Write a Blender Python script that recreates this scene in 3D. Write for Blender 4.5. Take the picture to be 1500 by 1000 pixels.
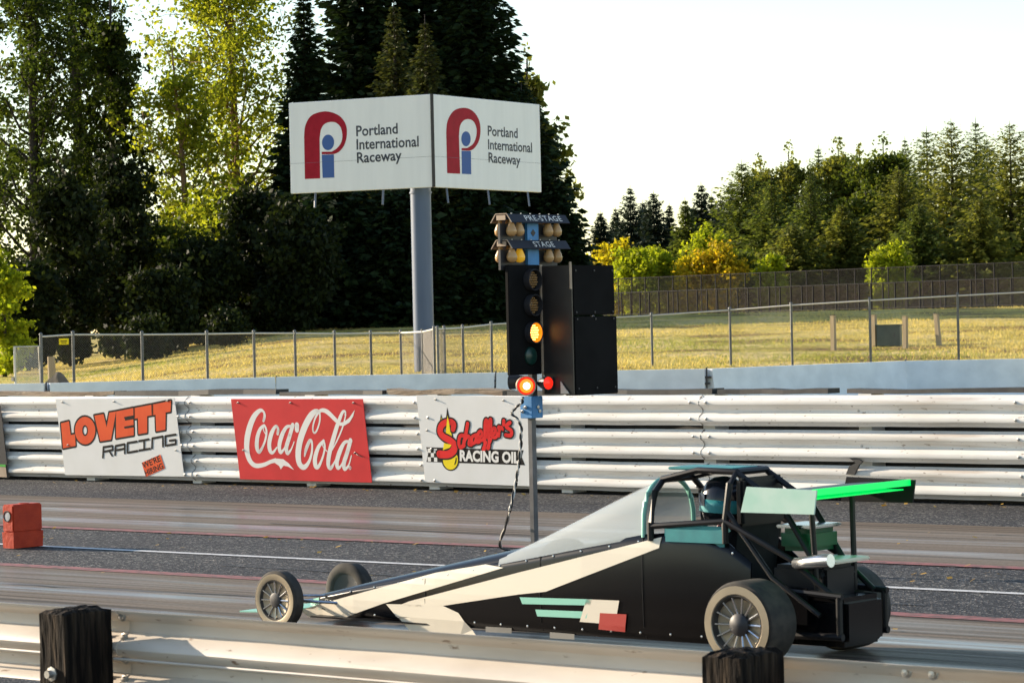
import bpy, bmesh, math, random
import numpy as np
from mathutils import Vector, Matrix, geometry

for o in list(bpy.data.objects): bpy.data.objects.remove(o)
scene = bpy.context.scene
col = scene.collection
R = math.radians

# ------------------------------------------------------------------ camera
F = 4167.0                                   # focal length in photo pixels (100 mm lens)
CAMZ = 1.82
_a = math.atan2(5006, 4167); _p = math.atan(24 / F); _r = R(1.3)
FX, FY = -math.cos(_a), math.sin(_a)         # horizontal viewing direction
cf = Vector((FX * math.cos(_p), FY * math.cos(_p), -math.sin(_p)))
_r0 = Vector((FY, -FX, 0)); _u0 = _r0.cross(cf)
cr = _r0 * math.cos(_r) - _u0 * math.sin(_r)
cu = _u0 * math.cos(_r) + _r0 * math.sin(_r)
CAM = Vector((0, 0, CAMZ))
cam = bpy.data.cameras.new('camera'); cam.lens = 100; cam.sensor_width = 36
cam.clip_end = 5000; cam.clip_start = 0.1
co = bpy.data.objects.new('camera', cam); col.objects.link(co)
m = Matrix.Identity(4)
for i in range(3):
    m[i][0] = cr[i]; m[i][1] = cu[i]; m[i][2] = -cf[i]; m[i][3] = CAM[i]
co.matrix_world = m
cam.dof.use_dof = True; cam.dof.focus_distance = 29.0; cam.dof.aperture_fstop = 13.0
scene.camera = co

# ------------------------------------------------------------------ world, sun, exposure
TO_SUN = Vector((-1.0, -0.21, 0.315)).normalized()
w = bpy.data.worlds.new('World'); scene.world = w; w.use_nodes = True
nt = w.node_tree; nt.nodes.clear()
sky = nt.nodes.new('ShaderNodeTexSky'); sky.sky_type = 'NISHITA'; sky.sun_disc = False
sky.sun_elevation = math.asin(TO_SUN.z)
sky.sun_rotation = math.atan2(TO_SUN.x, TO_SUN.y)
sky.air_density = 1.0; sky.dust_density = 0.2; sky.ozone_density = 0.5
bg = nt.nodes.new('ShaderNodeBackground'); bg.inputs['Strength'].default_value = 0.115
wo = nt.nodes.new('ShaderNodeOutputWorld')
nt.links.new(sky.outputs[0], bg.inputs['Color']); nt.links.new(bg.outputs[0], wo.inputs['Surface'])
sl = bpy.data.lights.new('sun', 'SUN'); sl.energy = 5.0; sl.angle = R(0.5); sl.color = (1.0, 0.84, 0.64)
so = bpy.data.objects.new('sun', sl); col.objects.link(so)
so.rotation_euler = TO_SUN.to_track_quat('Z', 'Y').to_euler(); so.location = (-30, -10, 30)
vs = scene.view_settings; vs.view_transform = 'Standard'; vs.look = 'None'; vs.exposure = 1.0; vs.gamma = 1
vs.use_curve_mapping = False

# ------------------------------------------------------------------ layout helpers
def ray(px, py): return cf + cr * ((px - 750) / F) + cu * ((500 - py) / F)
def ground(px, py, z=0.0):
    d = ray(px, py); return CAM + d * ((z - CAMZ) / d.z)
def at_y(px, py, Y):
    d = ray(px, py); return CAM + d * (Y / d.y)
def at_depth(px, py, Z): return CAM + ray(px, py) * Z
def to_cam(x, y): return x * FY - y * FX, x * FX + y * FY      # lateral, depth
def from_cam(X, Z): return X * FY + Z * FX, -X * FX + Z * FY
_tz = ([-500, 62, 70, 78, 100, 150, 200, 300, 3000], [0, 0, .28, .6, 1.25, 2.2, 2.28, 2.5, 3.0])
def terrain(x, y):
    X, Z = to_cam(x, y)
    z = float(np.interp(Z, _tz[0], _tz[1]))
    if Z > 40:
        t = X / Z; s = min(1, max(0, (t + .175) / .115)); s = s * s * (3 - 2 * s)
        z *= .2 + .8 * s
    return z
def on_terrain(px, Z):
    d = cf + cr * ((px - 750) / F)
    q = CAM + d * Z
    X, _ = to_cam(q.x, q.y); x, y = from_cam(X, Z)
    return Vector((x, y, terrain(x, y)))

# ------------------------------------------------------------------ materials
MATS = {}
def nodes_of(name):
    mt = bpy.data.materials.new(name); mt.use_nodes = True
    n = mt.node_tree.nodes; l = mt.node_tree.links
    b = n['Principled BSDF']; MATS[name] = mt
    return mt, n, l, b
def mat(name, c, rough=.6, c2=None, scale=8, metal=0, bump=0, bscale=60, spec=.5, stretch=(1, 1, 1), detail=6, lo=.35, hi=.65, emit=None, es=0, trans=0):
    mt, n, l, b = nodes_of(name)
    b.inputs['Base Color'].default_value = (*c, 1); b.inputs['Roughness'].default_value = rough
    b.inputs['Metallic'].default_value = metal; b.inputs['Specular IOR Level'].default_value = spec
    if trans: b.inputs['Transmission Weight'].default_value = trans
    if emit:
        b.inputs['Emission Color'].default_value = (*emit, 1); b.inputs['Emission Strength'].default_value = es
    tc = n.new('ShaderNodeTexCoord'); mp = n.new('ShaderNodeMapping'); mp.inputs['Scale'].default_value = stretch
    l.new(tc.outputs['Object'], mp.inputs['Vector'])
    if c2:
        t = n.new('ShaderNodeTexNoise'); t.inputs['Scale'].default_value = scale; t.inputs['Detail'].default_value = detail
        l.new(mp.outputs[0], t.inputs['Vector'])
        r = n.new('ShaderNodeValToRGB'); r.color_ramp.elements[0].position = lo; r.color_ramp.elements[1].position = hi
        r.color_ramp.elements[0].color = (*c, 1); r.color_ramp.elements[1].color = (*c2, 1)
        l.new(t.outputs['Fac'], r.inputs['Fac']); l.new(r.outputs['Color'], b.inputs['Base Color'])
    if bump:
        t2 = n.new('ShaderNodeTexNoise'); t2.inputs['Scale'].default_value = bscale; t2.inputs['Detail'].default_value = 5
        l.new(mp.outputs[0], t2.inputs['Vector'])
        bp = n.new('ShaderNodeBump'); bp.inputs['Strength'].default_value = bump; bp.inputs['Distance'].default_value = .02
        l.new(t2.outputs['Fac'], bp.inputs['Height']); l.new(bp.outputs[0], b.inputs['Normal'])
    return mt
def leaf_mat(name, c1, c2, trans=.45, tint=1.6, rough=.6, spec=.12):
    mt, n, l, b = nodes_of(name)
    g = n.new('ShaderNodeNewGeometry'); r = n.new('ShaderNodeValToRGB')
    r.color_ramp.elements[0].color = (*c1, 1); r.color_ramp.elements[1].color = (*c2, 1)
    l.new(g.outputs['Random Per Island'], r.inputs['Fac'])
    l.new(r.outputs[0], b.inputs['Base Color']); b.inputs['Roughness'].default_value = rough
    b.inputs['Specular IOR Level'].default_value = spec
    t = n.new('ShaderNodeBsdfTranslucent'); mx = n.new('ShaderNodeMixShader'); mx.inputs[0].default_value = trans
    mul = n.new('ShaderNodeMix'); mul.data_type = 'RGBA'; mul.blend_type = 'MULTIPLY'; mul.inputs[0].default_value = 1
    l.new(r.outputs[0], mul.inputs[6]); mul.inputs[7].default_value = (tint, tint, tint * .55, 1)
    l.new(mul.outputs[2], t.inputs['Color'])
    l.new(b.outputs[0], mx.inputs[1]); l.new(t.outputs[0], mx.inputs[2])
    l.new(mx.outputs[0], n['Material Output'].inputs['Surface'])
    return mt

mat('steel_white', (.78, .76, .72), .42, (.70, .67, .62), 3, bump=.05, bscale=9, stretch=(.5, 1, 3))
def painted_rail(name, c0, c1, chip, scuff, lo1, lo2):
    mt, n, l, b = nodes_of(name)
    tc = n.new('ShaderNodeTexCoord')
    def noise(scale, st, lo, hi, det=6):
        mp = n.new('ShaderNodeMapping'); mp.inputs['Scale'].default_value = st; l.new(tc.outputs['Object'], mp.inputs[0])
        t = n.new('ShaderNodeTexNoise'); t.inputs['Scale'].default_value = scale; t.inputs['Detail'].default_value = det
        l.new(mp.outputs[0], t.inputs[0])
        r = n.new('ShaderNodeMapRange'); r.inputs[1].default_value = lo; r.inputs[2].default_value = hi
        l.new(t.outputs['Fac'], r.inputs[0]); return r.outputs[0]
    def mix(a, bcol, fac):
        mx = n.new('ShaderNodeMix'); mx.data_type = 'RGBA'; l.new(fac, mx.inputs[0])
        if isinstance(a, tuple): mx.inputs[6].default_value = (*a, 1)
        else: l.new(a, mx.inputs[6])
        mx.inputs[7].default_value = (*bcol, 1); return mx.outputs[2]
    c = mix(c0, c1, noise(2.2, (.6, 1, 2.5), .4, .75))
    c = mix(c, chip, noise(26, (.5, 1, 1), lo1, lo1 + .07))           # chips and specks
    c = mix(c, scuff, noise(7, (.12, 1, 3.0), lo2, .85))         # long scuffs
    l.new(c, b.inputs['Base Color']); b.inputs['Roughness'].default_value = .42
    t2 = noise(3, (.4, 1, 1), 0, 1); bp = n.new('ShaderNodeBump'); bp.inputs['Strength'].default_value = .25; bp.inputs['Distance'].default_value = .02
    l.new(t2, bp.inputs['Height']); l.new(bp.outputs[0], b.inputs['Normal'])
painted_rail('rail_paint', (.80, .78, .75), (.66, .63, .59), (.26, .21, .17), (.45, .36, .28), .64, .58)
painted_rail('near_rail_paint', (.70, .63, .55), (.52, .44, .36), (.26, .17, .11), (.40, .31, .23), .66, .58)
mat('steel_galv', (.66, .60, .53), .55, (.42, .33, .25), 5, bump=.15, bscale=14, stretch=(.35, 1, 2), lo=.45, hi=.8)
mat('bolt', (.5, .48, .45), .4, metal=.8)
mat('post_wood_dark', (.008, .006, .005), .85, (.075, .052, .034), 10, spec=.12, bump=1.0, bscale=14, stretch=(3.5, 3.5, .35), lo=.45, hi=.8)
mat('timber_old', (.20, .14, .09), .85, (.32, .25, .18), 6, bump=.8, bscale=20, stretch=(.4, 3, 3))
mat('rubber_black', (.015, .015, .016), .65, (.03, .03, .03), 12)
mat('concrete_white', (.82, .87, .94), .75, (.70, .75, .82), 2.5, bump=.15, bscale=20)
mat('galv_post', (.15, .155, .16), .5, (.10, .105, .11), 12, metal=.3)
mat('galv_rail', (.62, .60, .55), .5, metal=.25)
mat('wire', (.17, .155, .135), .6, metal=.2)
mat('dark_fence', (.014, .014, .016), .7, (.024, .023, .023), 8, spec=.15)
mat('dark_fence_mesh', (.03, .026, .022), .8)
mat('windscreen_mesh', (.06, .04, .028), .85, (.035, .026, .02), 2)
mat('sign_white', (.78, .78, .78), .45, (.74, .74, .73), 3)
mat('sign_red', (.66, .030, .035), .38, (.56, .022, .028), 2.2, lo=.4, hi=.7)
mat('print_white', (.82, .80, .77), .5, spec=.15)
mat('print_orange', (.80, .115, .035), .5, (.74, .09, .03), 4, spec=.15)
mat('print_black', (.018, .016, .016), .5, spec=.15)
mat('print_red', (.80, .03, .03), .5, spec=.15)
mat('print_yellow', (.90, .70, .02), .5, spec=.15)
mat('print_crimson', (.33, .008, .028), .5, (.28, .006, .022), 5, spec=.15)
mat('print_blue', (.055, .12, .36), .5, spec=.15)
mat('print_navy', (.045, .055, .08), .5, (.14, .15, .18), 9, lo=.5, hi=.75, spec=.15)
mat('print_green', (.10, .42, .08), .5, spec=.15)
mat('board_white', (.76, .81, .88), .5, (.72, .77, .84), 1.5, stretch=(3, 1, .3))
mat('pole_paint', (.07, .11, .20), .42, (.055, .09, .17), 2, stretch=(2, 2, .3))
mat('frame_dark', (.03, .03, .035), .5)
mat('box_black', (.004, .004, .0045), .8, (.008, .008, .0085), 4, spec=.12)
mat('blinder_grey', (.022, .020, .020), .4, (.035, .031, .03), 5)
mat('hood_navy', (.012, .014, .024), .6, (.02, .022, .034), 6)
mat('wood_pale', (.48, .37, .27), .7, (.38, .28, .2), 8, stretch=(1, 4, 1))
mat('tree_blue', (.05, .25, .55), .5, (.035, .19, .44), 7)
mat('bulb_amber', (.55, .33, .14), .22, (.46, .26, .10), 9)
mat('bulb_lit', (.75, .42, .03), .25, emit=(1, .5, .02), es=.12)
mat('lens_amber_off', (.13, .065, .012), .3, (.05, .025, .006), 60, lo=.45, hi=.55)
mat('lens_green_off', (.004, .035, .028), .3)
mat('led_amber', (.8, .3, .02), .3, emit=(1, .26, .008), es=.30)
mat('led_amber_bright', (.9, .6, .2), .3, emit=(1, .62, .16), es=1.6)
mat('glow_red', (.8, .03, .01), .3, emit=(1, .02, .008), es=.55)
mat('glow_orange', (.8, .2, .02), .3, emit=(1, .20, .01), es=.9)
mat('glow_core', (.9, .7, .5), .3, emit=(1, .8, .5), es=2.2)
mat('steel_post', (.13, .13, .14), .45, (.08, .08, .085), 9, metal=.4)
mat('cable_black', (.01, .01, .01), .5)
mat('cable_white', (.6, .57, .52), .5)
mat('plastic_orange', (.56, .055, .018), .6, (.44, .038, .014), 9, bump=.25, bscale=25, spec=.25)
mat('lens_grey', (.45, .46, .48), .3)
mat('car_black', (.004, .004, .005), .22, spec=.35, bump=.02, bscale=5)
mat('car_cream', (.80, .73, .60), .35)
mat('car_mint', (.28, .62, .50), .4)
mat('car_plate', (.42, .66, .56), .4, (.55, .72, .64), 6)
mat('car_teal', (.03, .27, .28), .5, (.02, .2, .22), 9)
mat('car_red', (.45, .05, .04), .4)
mat('car_grey', (.25, .24, .22), .5)
mat('car_frame', (.010, .010, .012), .4, spec=.3)
mat('chrome', (.62, .64, .68), .22, metal=.9)
mat('tyre', (.024, .022, .020), .85, (.055, .047, .038), 14)
mat('wheel_disc', (.42, .35, .25), .38, (.34, .28, .2), 6, metal=.45)
mat('engine_green', (.008, .09, .035), .4)
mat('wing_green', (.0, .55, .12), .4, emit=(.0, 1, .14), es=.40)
mat('suit', (.012, .013, .016), .8, (.02, .02, .024), 15)
mat('helmet', (.012, .013, .018), .2)
mat('visor', (.03, .05, .08), .08)
mat('stone', (.10, .085, .07), .9, (.17, .15, .12), 5, bump=.8, bscale=9)
mat('wood_stake', (.46, .36, .22), .8, (.36, .27, .16), 5, stretch=(5, 5, .5))
mat('utility_green', (.075, .10, .085), .6, (.055, .075, .065), 4)
mat('bark', (.10, .075, .055), .9, (.05, .038, .03), 5, bump=.8, bscale=10, stretch=(3, 3, .5))
mat('bark_dark', (.035, .028, .022), .9, (.02, .016, .013), 5, stretch=(3, 3, .5))
mat('bark_warm', (.26, .16, .085), .9, (.14, .09, .05), 5, stretch=(3, 3, .5))
def glass(name):
    mt, n, l, b = nodes_of(name)
    b.inputs['Base Color'].default_value = (.88, .95, .95, 1); b.inputs['Roughness'].default_value = .05
    b.inputs['Alpha'].default_value = .38; b.inputs['Specular IOR Level'].default_value = .8
glass('windscreen')
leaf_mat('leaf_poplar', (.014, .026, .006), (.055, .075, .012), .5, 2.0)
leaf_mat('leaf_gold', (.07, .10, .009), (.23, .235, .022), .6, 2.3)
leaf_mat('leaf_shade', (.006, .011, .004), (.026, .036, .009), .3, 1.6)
leaf_mat('leaf_mid', (.035, .055, .010), (.11, .13, .018), .45, 1.9)
leaf_mat('leaf_lime', (.15, .20, .012), (.30, .32, .02), .5, 1.9)
leaf_mat('leaf_yellow', (.26, .24, .012), (.48, .38, .02), .5, 1.7)
leaf_mat('leaf_autumn', (.18, .19, .012), (.50, .33, .02), .5, 1.6)
leaf_mat('leaf_olive', (.085, .10, .02), (.20, .20, .04), .45, 1.7)
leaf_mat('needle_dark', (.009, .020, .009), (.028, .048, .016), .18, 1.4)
leaf_mat('needle_mid', (.045, .070, .016), (.15, .175, .038), .38, 1.8)
leaf_mat('needle_olive', (.070, .088, .018), (.21, .21, .045), .38, 1.8)
leaf_mat('needle_tip', (.030, .042, .014), (.080, .085, .026), .25, 1.5)
leaf_mat('needle_blue', (.016, .028, .020), (.036, .052, .030), .15, 1.3)
leaf_mat('grass_blade', (.50, .39, .09), (.86, .68, .32), .35, 1.4)
leaf_mat('grass_green', (.20, .24, .04), (.42, .42, .10), .35, 1.4)
leaf_mat('leaf_litter', (.40, .24, .05), (.55, .36, .10), .2, 1.2)

def ground_mat():
    mt, n, l, b = nodes_of('dry_grass')
    tc = n.new('ShaderNodeTexCoord')
    t1 = n.new('ShaderNodeTexNoise'); t1.inputs['Scale'].default_value = .22; t1.inputs['Detail'].default_value = 7
    t2 = n.new('ShaderNodeTexNoise'); t2.inputs['Scale'].default_value = 3.0; t2.inputs['Detail'].default_value = 8
    l.new(tc.outputs['Object'], t1.inputs[0]); l.new(tc.outputs['Object'], t2.inputs[0])
    r1 = n.new('ShaderNodeValToRGB'); e = r1.color_ramp.elements
    e[0].position = .38; e[0].color = (.26, .17, .08, 1); e[1].position = .62; e[1].color = (.72, .58, .28, 1)
    k = r1.color_ramp.elements.new(.48); k.color = (.58, .49, .13, 1)
    l.new(t1.outputs['Fac'], r1.inputs[0])
    mx = n.new('ShaderNodeMix'); mx.data_type = 'RGBA'; mx.blend_type = 'MULTIPLY'; mx.inputs[0].default_value = .8
    r2 = n.new('ShaderNodeValToRGB'); r2.color_ramp.elements[0].position = .3; r2.color_ramp.elements[0].color = (.45, .45, .4, 1)
    r2.color_ramp.elements[1].position = .65; r2.color_ramp.elements[1].color = (1.15, 1.1, 1, 1)
    l.new(t2.outputs['Fac'], r2.inputs[0]); l.new(r1.outputs[0], mx.inputs[6]); l.new(r2.outputs[0], mx.inputs[7])
    l.new(mx.outputs[2], b.inputs['Base Color']); b.inputs['Roughness'].default_value = .95; b.inputs['Specular IOR Level'].default_value = .1
    bp = n.new('ShaderNodeBump'); bp.inputs['Strength'].default_value = 1; bp.inputs['Distance'].default_value = .15
    l.new(t2.outputs['Fac'], bp.inputs['Height']); l.new(bp.outputs[0], b.inputs['Normal'])
ground_mat()

def road_mat(name, rubber):
    mt, n, l, b = nodes_of(name)
    tc = n.new('ShaderNodeTexCoord')
    def noise(scale, st, det=5):
        mp = n.new('ShaderNodeMapping'); mp.inputs['Scale'].default_value = st; l.new(tc.outputs['Object'], mp.inputs[0])
        t = n.new('ShaderNodeTexNoise'); t.inputs['Scale'].default_value = scale; t.inputs['Detail'].default_value = det
        l.new(mp.outputs[0], t.inputs[0]); return t.outputs['Fac']
    def rng(s, a, b_, c, d):
        r = n.new('ShaderNodeMapRange'); r.inputs[1].default_value = a; r.inputs[2].default_value = b_
        r.inputs[3].default_value = c; r.inputs[4].default_value = d; l.new(s, r.inputs[0]); return r.outputs[0]
    def ramp(s, els):
        r = n.new('ShaderNodeValToRGB'); r.color_ramp.elements[0].position = els[0][0]; r.color_ramp.elements[0].color = (*els[0][1], 1)
        r.color_ramp.elements[1].position = els[-1][0]; r.color_ramp.elements[1].color = (*els[-1][1], 1)
        for p, c in els[1:-1]: q = r.color_ramp.elements.new(p); q.color = (*c, 1)
        l.new(s, r.inputs[0]); return r.outputs[0]
    bp = n.new('ShaderNodeBump')
    if rubber:
        st = noise(5.5, (.016, 1.0, 1), 7)             # long streaks along the lane
        fine = noise(9, (.05, 1, 1), 6); grit = noise(45, (.6, 1, 1), 3)
        c = ramp(st, [(.34, (.055, .042, .032)), (.47, (.145, .114, .086)), (.56, (.185, .148, .114)), (.66, (.075, .057, .043))])
        g = ramp(grit, [(.35, (.75, .75, .75)), (.7, (1.2, 1.2, 1.2))])
        mx = n.new('ShaderNodeMix'); mx.data_type = 'RGBA'; mx.blend_type = 'MULTIPLY'; mx.inputs[0].default_value = .8
        l.new(c, mx.inputs[6]); l.new(g, mx.inputs[7]); l.new(mx.outputs[2], b.inputs['Base Color'])
        # polished wheel tracks: positions across the lane (object y), width given by a ramp
        sep = n.new('ShaderNodeSeparateXYZ'); l.new(tc.outputs['Object'], sep.inputs[0])
        wob = rng(noise(.5, (.3, .2, 1), 3), .3, .7, -.10, .10)
        ad = n.new('ShaderNodeMath'); ad.operation = 'ADD'; l.new(sep.outputs[1], ad.inputs[0]); l.new(wob, ad.inputs[1])
        yy = rng(ad.outputs[0], 0, 4, 0, 1)
        bands = [(0, (0, 0, 0)), (.06, (.1, .1, .1)), (.19, (.2, .2, .2)), (.235, (1, 1, 1)), (.29, (.9, .9, .9)), (.33, (.1, .1, .1)), (.45, (.15, .15, .15)),
                 (.50, (.9, .9, .9)), (.54, (.8, .8, .8)), (.58, (.15, .15, .15)), (.72, (.45, .45, .45)), (.78, (.1, .1, .1)), (1, (0, 0, 0))]
        pol = ramp(yy, bands)
        fm = rng(fine, .38, .62, .25, 1.0)
        mm = n.new('ShaderNodeMath'); mm.operation = 'MULTIPLY'; l.new(pol, mm.inputs[0]); l.new(fm, mm.inputs[1])
        l.new(rng(mm.outputs[0], 0, 1, .85, .30), b.inputs['Roughness'])
        l.new(rng(mm.outputs[0], 0, 1, .10, 1.0), b.inputs['Specular IOR Level'])
        l.new(mm.outputs[0], b.inputs['Coat Weight']); b.inputs['Coat Roughness'].default_value = .22; b.inputs['Coat IOR'].default_value = 1.7
        l.new(grit, bp.inputs['Height']); l.new(rng(mm.outputs[0], 0, 1, .35, .04), bp.inputs['Strength']); bp.inputs['Distance'].default_value = .01
    else:
        vo = n.new('ShaderNodeTexVoronoi'); vo.inputs['Scale'].default_value = 60; l.new(tc.outputs['Object'], vo.inputs['Vector'])
        hs = n.new('ShaderNodeSeparateColor'); l.new(vo.outputs['Color'], hs.inputs[0])
        c = ramp(hs.outputs[0], [(.0, (.009, .010, .013)), (.55, (.030, .032, .038)), (.85, (.080, .082, .09)), (1, (.33, .31, .28))])
        big = ramp(noise(.8, (.4, 1, 1), 4), [(.35, (.75, .75, .78)), (.65, (1.2, 1.18, 1.12))])
        mx = n.new('ShaderNodeMix'); mx.data_type = 'RGBA'; mx.blend_type = 'MULTIPLY'; mx.inputs[0].default_value = 1
        l.new(c, mx.inputs[6]); l.new(big, mx.inputs[7]); l.new(mx.outputs[2], b.inputs['Base Color'])
        b.inputs['Roughness'].default_value = .8; b.inputs['Specular IOR Level'].default_value = .3
        l.new(vo.outputs['Distance'], bp.inputs['Height']); bp.inputs['Strength'].default_value = .9; bp.inputs['Distance'].default_value = .012
    l.new(bp.outputs[0], b.inputs['Normal'])
road_mat('asphalt', False); road_mat('rubbered_lane', True)
mat('paint_line', (.62, .62, .62), .6, (.30, .30, .31), 14, bump=.3, bscale=60, lo=.52, hi=.75)
mat('paint_pink', (.30, .10, .10), .75, (.10, .06, .055), 18, lo=.42, hi=.62, stretch=(.5, 1, 1))

# ------------------------------------------------------------------ mesh helpers
class MB:
    def __init__(s): s.v = []; s.f = []
    def add(s, vs, fs):
        k = len(s.v); s.v += [tuple(q) for q in vs]; s.f += [tuple(i + k for i in f) for f in fs]; return s
    def box(s, c, d, M=None):
        x, y, z = d[0] / 2, d[1] / 2, d[2] / 2
        vs = [Vector((a, b, e)) for a in (-x, x) for b in (-y, y) for e in (-z, z)]
        if M is not None: vs = [M @ q for q in vs]
        vs = [q + Vector(c) for q in vs]
        return s.add(vs, [(0, 1, 3, 2), (4, 6, 7, 5), (0, 4, 5, 1), (2, 3, 7, 6), (0, 2, 6, 4), (1, 5, 7, 3)])
    def bbox(s, c, d, bev=.01):
        """box with bevelled edges"""
        bm = bmesh.new(); bmesh.ops.create_cube(bm, size=1)
        for q in bm.verts: q.co = Vector((q.co.x * d[0], q.co.y * d[1], q.co.z * d[2])) + Vector(c)
        bmesh.ops.bevel(bm, geom=bm.edges[:], offset=bev, segments=2, affect='EDGES')
        bm.verts.index_update()
        s.add([q.co.copy() for q in bm.verts], [[q.index for q in f.verts] for f in bm.faces]); bm.free(); return s
    def tube(s, pts, r, n=8, caps=True):
        pts = [Vector(p) for p in pts]; rs = r if isinstance(r, (list, tuple)) else [r] * len(pts)
        vs = []; fs = []
        for i, p in enumerate(pts):
            d = (pts[min(i + 1, len(pts) - 1)] - pts[max(i - 1, 0)])
            if d.length < 1e-9: d = Vector((0, 0, 1))
            d.normalize()
            a = d.cross(Vector((0, 0, 1)) if abs(d.z) < .9 else Vector((1, 0, 0))).normalized(); b = d.cross(a)
            for k in range(n):
                t = 2 * math.pi * k / n; vs.append(p + (a * math.cos(t) + b * math.sin(t)) * rs[i])
        for i in range(len(pts) - 1):
            for k in range(n):
                k2 = (k + 1) % n; fs.append((i * n + k, i * n + k2, (i + 1) * n + k2, (i + 1) * n + k))
        if caps: fs.append(tuple(range(n))[::-1]); fs.append(tuple((len(pts) - 1) * n + k for k in range(n)))
        return s.add(vs, fs)
    def lathe(s, prof, axis='z', c=(0, 0, 0), n=24, M=None):
        """prof: (radius, height) pairs turned round an axis"""
        vs = []; fs = []
        for (r, h) in prof:
            for k in range(n):
                t = 2 * math.pi * k / n; x, y = r * math.cos(t), r * math.sin(t)
                q = {'z': Vector((x, y, h)), 'y': Vector((x, h, y)), 'x': Vector((h, x, y))}[axis]
                if M is not None: q = M @ q
                vs.append(q + Vector(c))
        for i in range(len(prof) - 1):
            for k in range(n):
                k2 = (k + 1) % n; fs.append((i * n + k, i * n + k2, (i + 1) * n + k2, (i + 1) * n + k))
        return s.add(vs, fs)
    def prism(s, poly, d0, d1, f):
        """polygon (2D) swept from d0 to d1; f(u, v, d) gives the point"""
        n = len(poly); vs = [f(u, v, d0) for u, v in poly] + [f(u, v, d1) for u, v in poly]
        fs = [tuple(range(n)), tuple(range(2 * n - 1, n - 1, -1))] + [(i, i + n, (i + 1) % n + n, (i + 1) % n) for i in range(n)]
        return s.add(vs, fs)
    def build(s, name, mt, parent=None, smooth=False, loc=None):
        me = bpy.data.meshes.new(name); me.from_pydata([tuple(q) for q in s.v], [], s.f); me.update()
        bm = bmesh.new(); bm.from_mesh(me); bmesh.ops.recalc_face_normals(bm, faces=bm.faces); bm.to_mesh(me); bm.free()
        return link(name, me, mt, parent, smooth, loc)
def link(name, me, mt, parent=None, smooth=False, loc=None):
    o = bpy.data.objects.new(name, me); col.objects.link(o)
    if mt and not me.materials: me.materials.append(MATS[mt])
    if smooth:
        me.polygons.foreach_set('use_smooth', [True] * len(me.polygons))
        if smooth != 'all': me.set_sharp_from_angle(angle=R(40))
    if parent: o.parent = parent
    if loc is not None: o.location = loc
    return o
def tag(o, label, cat, group=None, kind=None):
    o['label'] = label
    if cat: o['category'] = cat
    if group: o['group'] = group
    if kind: o['kind'] = kind
    return o
def thing(name, loc, label, cat, group=None, M=None):
    o = bpy.data.objects.new(name, None); col.objects.link(o); o.empty_display_size = .2
    if M is not None: o.matrix_world = Matrix.Translation(loc) @ M.to_4x4()
    else: o.location = loc
    return tag(o, label, cat, group)
def structure(o): o['kind'] = 'structure'; return o
def quads_mesh(name, V):
    """V: (N,4,3) array of free quads, fast"""
    N = len(V); me = bpy.data.meshes.new(name)
    me.vertices.add(N * 4); me.vertices.foreach_set('co', V.reshape(-1).astype(np.float32))
    me.loops.add(N * 4); me.loops.foreach_set('vertex_index', np.arange(N * 4, dtype=np.int32))
    me.polygons.add(N); me.polygons.foreach_set('loop_start', np.arange(0, N * 4, 4, dtype=np.int32))
    try: me.polygons.foreach_set('loop_total', np.full(N, 4, dtype=np.int32))
    except Exception: pass
    me.update(calc_edges=True); return me
def catmull(P, n=8, closed=False):
    P = [np.array(p, float) for p in P]; out = []
    m_ = len(P)
    for i in range(m_ if closed else m_ - 1):
        g = (lambda k: P[k % m_]) if closed else (lambda k: P[min(max(k, 0), m_ - 1)])
        a, b, c, d = g(i - 1), g(i), g(i + 1), g(i + 2)
        for k in range(n):
            t = k / n
            out.append(.5 * (2 * b + (c - a) * t + (2 * a - 5 * b + 4 * c - d) * t * t + (3 * b - a - 3 * c + d) * t ** 3))
    if not closed: out.append(P[-1])
    return out

# ------------------------------------------------------------------ ground, track
def make_ground():
    Zs = [-80, -30, 0, 30, 50, 60] + list(np.arange(64, 110, 2.0)) + list(np.arange(110, 210, 8.0)) + [230, 260, 300, 400, 600, 1000, 2500]
    Ts = [-3, -1.2, -.5, -.3] + list(np.arange(-.24, .25, .01)) + [.3, .5, 1.2, 3]
    rng = np.random.RandomState(4); vs = []; fs = []
    for Z in Zs:
        for t in Ts:
            X = t * max(Z, 60); x, y = from_cam(X, Z); z = terrain(x, y)
            if 66 < Z < 250: z += rng.uniform(-.03, .03)
            vs.append((x, y, z - .03))
    n = len(Ts)
    for i in range(len(Zs) - 1):
        for k in range(n - 1): fs.append((i * n + k, i * n + k + 1, (i + 1) * n + k + 1, (i + 1) * n + k))
    structure(MB().add(vs, fs).build('ground', 'dry_grass', None, 'all'))
make_ground()
def sheet(name, x0, x1, y0, y1, z, mt, parent=None, loc=(0, 0, 0)):
    lx, ly, lz = loc
    return MB().add([(x0 - lx, y0 - ly, z - lz), (x1 - lx, y0 - ly, z - lz), (x1 - lx, y1 - ly, z - lz), (x0 - lx, y1 - ly, z - lz)], [(0, 1, 2, 3)]).build(name, mt, parent, loc=None if parent else loc)
XA, XB = -120, 60
road = structure(sheet('drag_strip', XA, XB, -6, 26.2, -.008, 'asphalt'))
structure(sheet('racing_lane', XA, XB, 17.95, 21.45, -.004, 'rubbered_lane', None, (0, 17.75, -.004)))
structure(sheet('racing_lane', XA, XB, 11.3, 14.85, -.004, 'rubbered_lane', None, (0, 11.62, -.004)))
sheet('centre_line', XA, XB, 16.29, 16.39, -.002, 'paint_line', road)
for y in (14.83, 17.93): sheet('edge_line', XA, XB, y - .04, y + .14, -.001, 'paint_pink', road)
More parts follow.
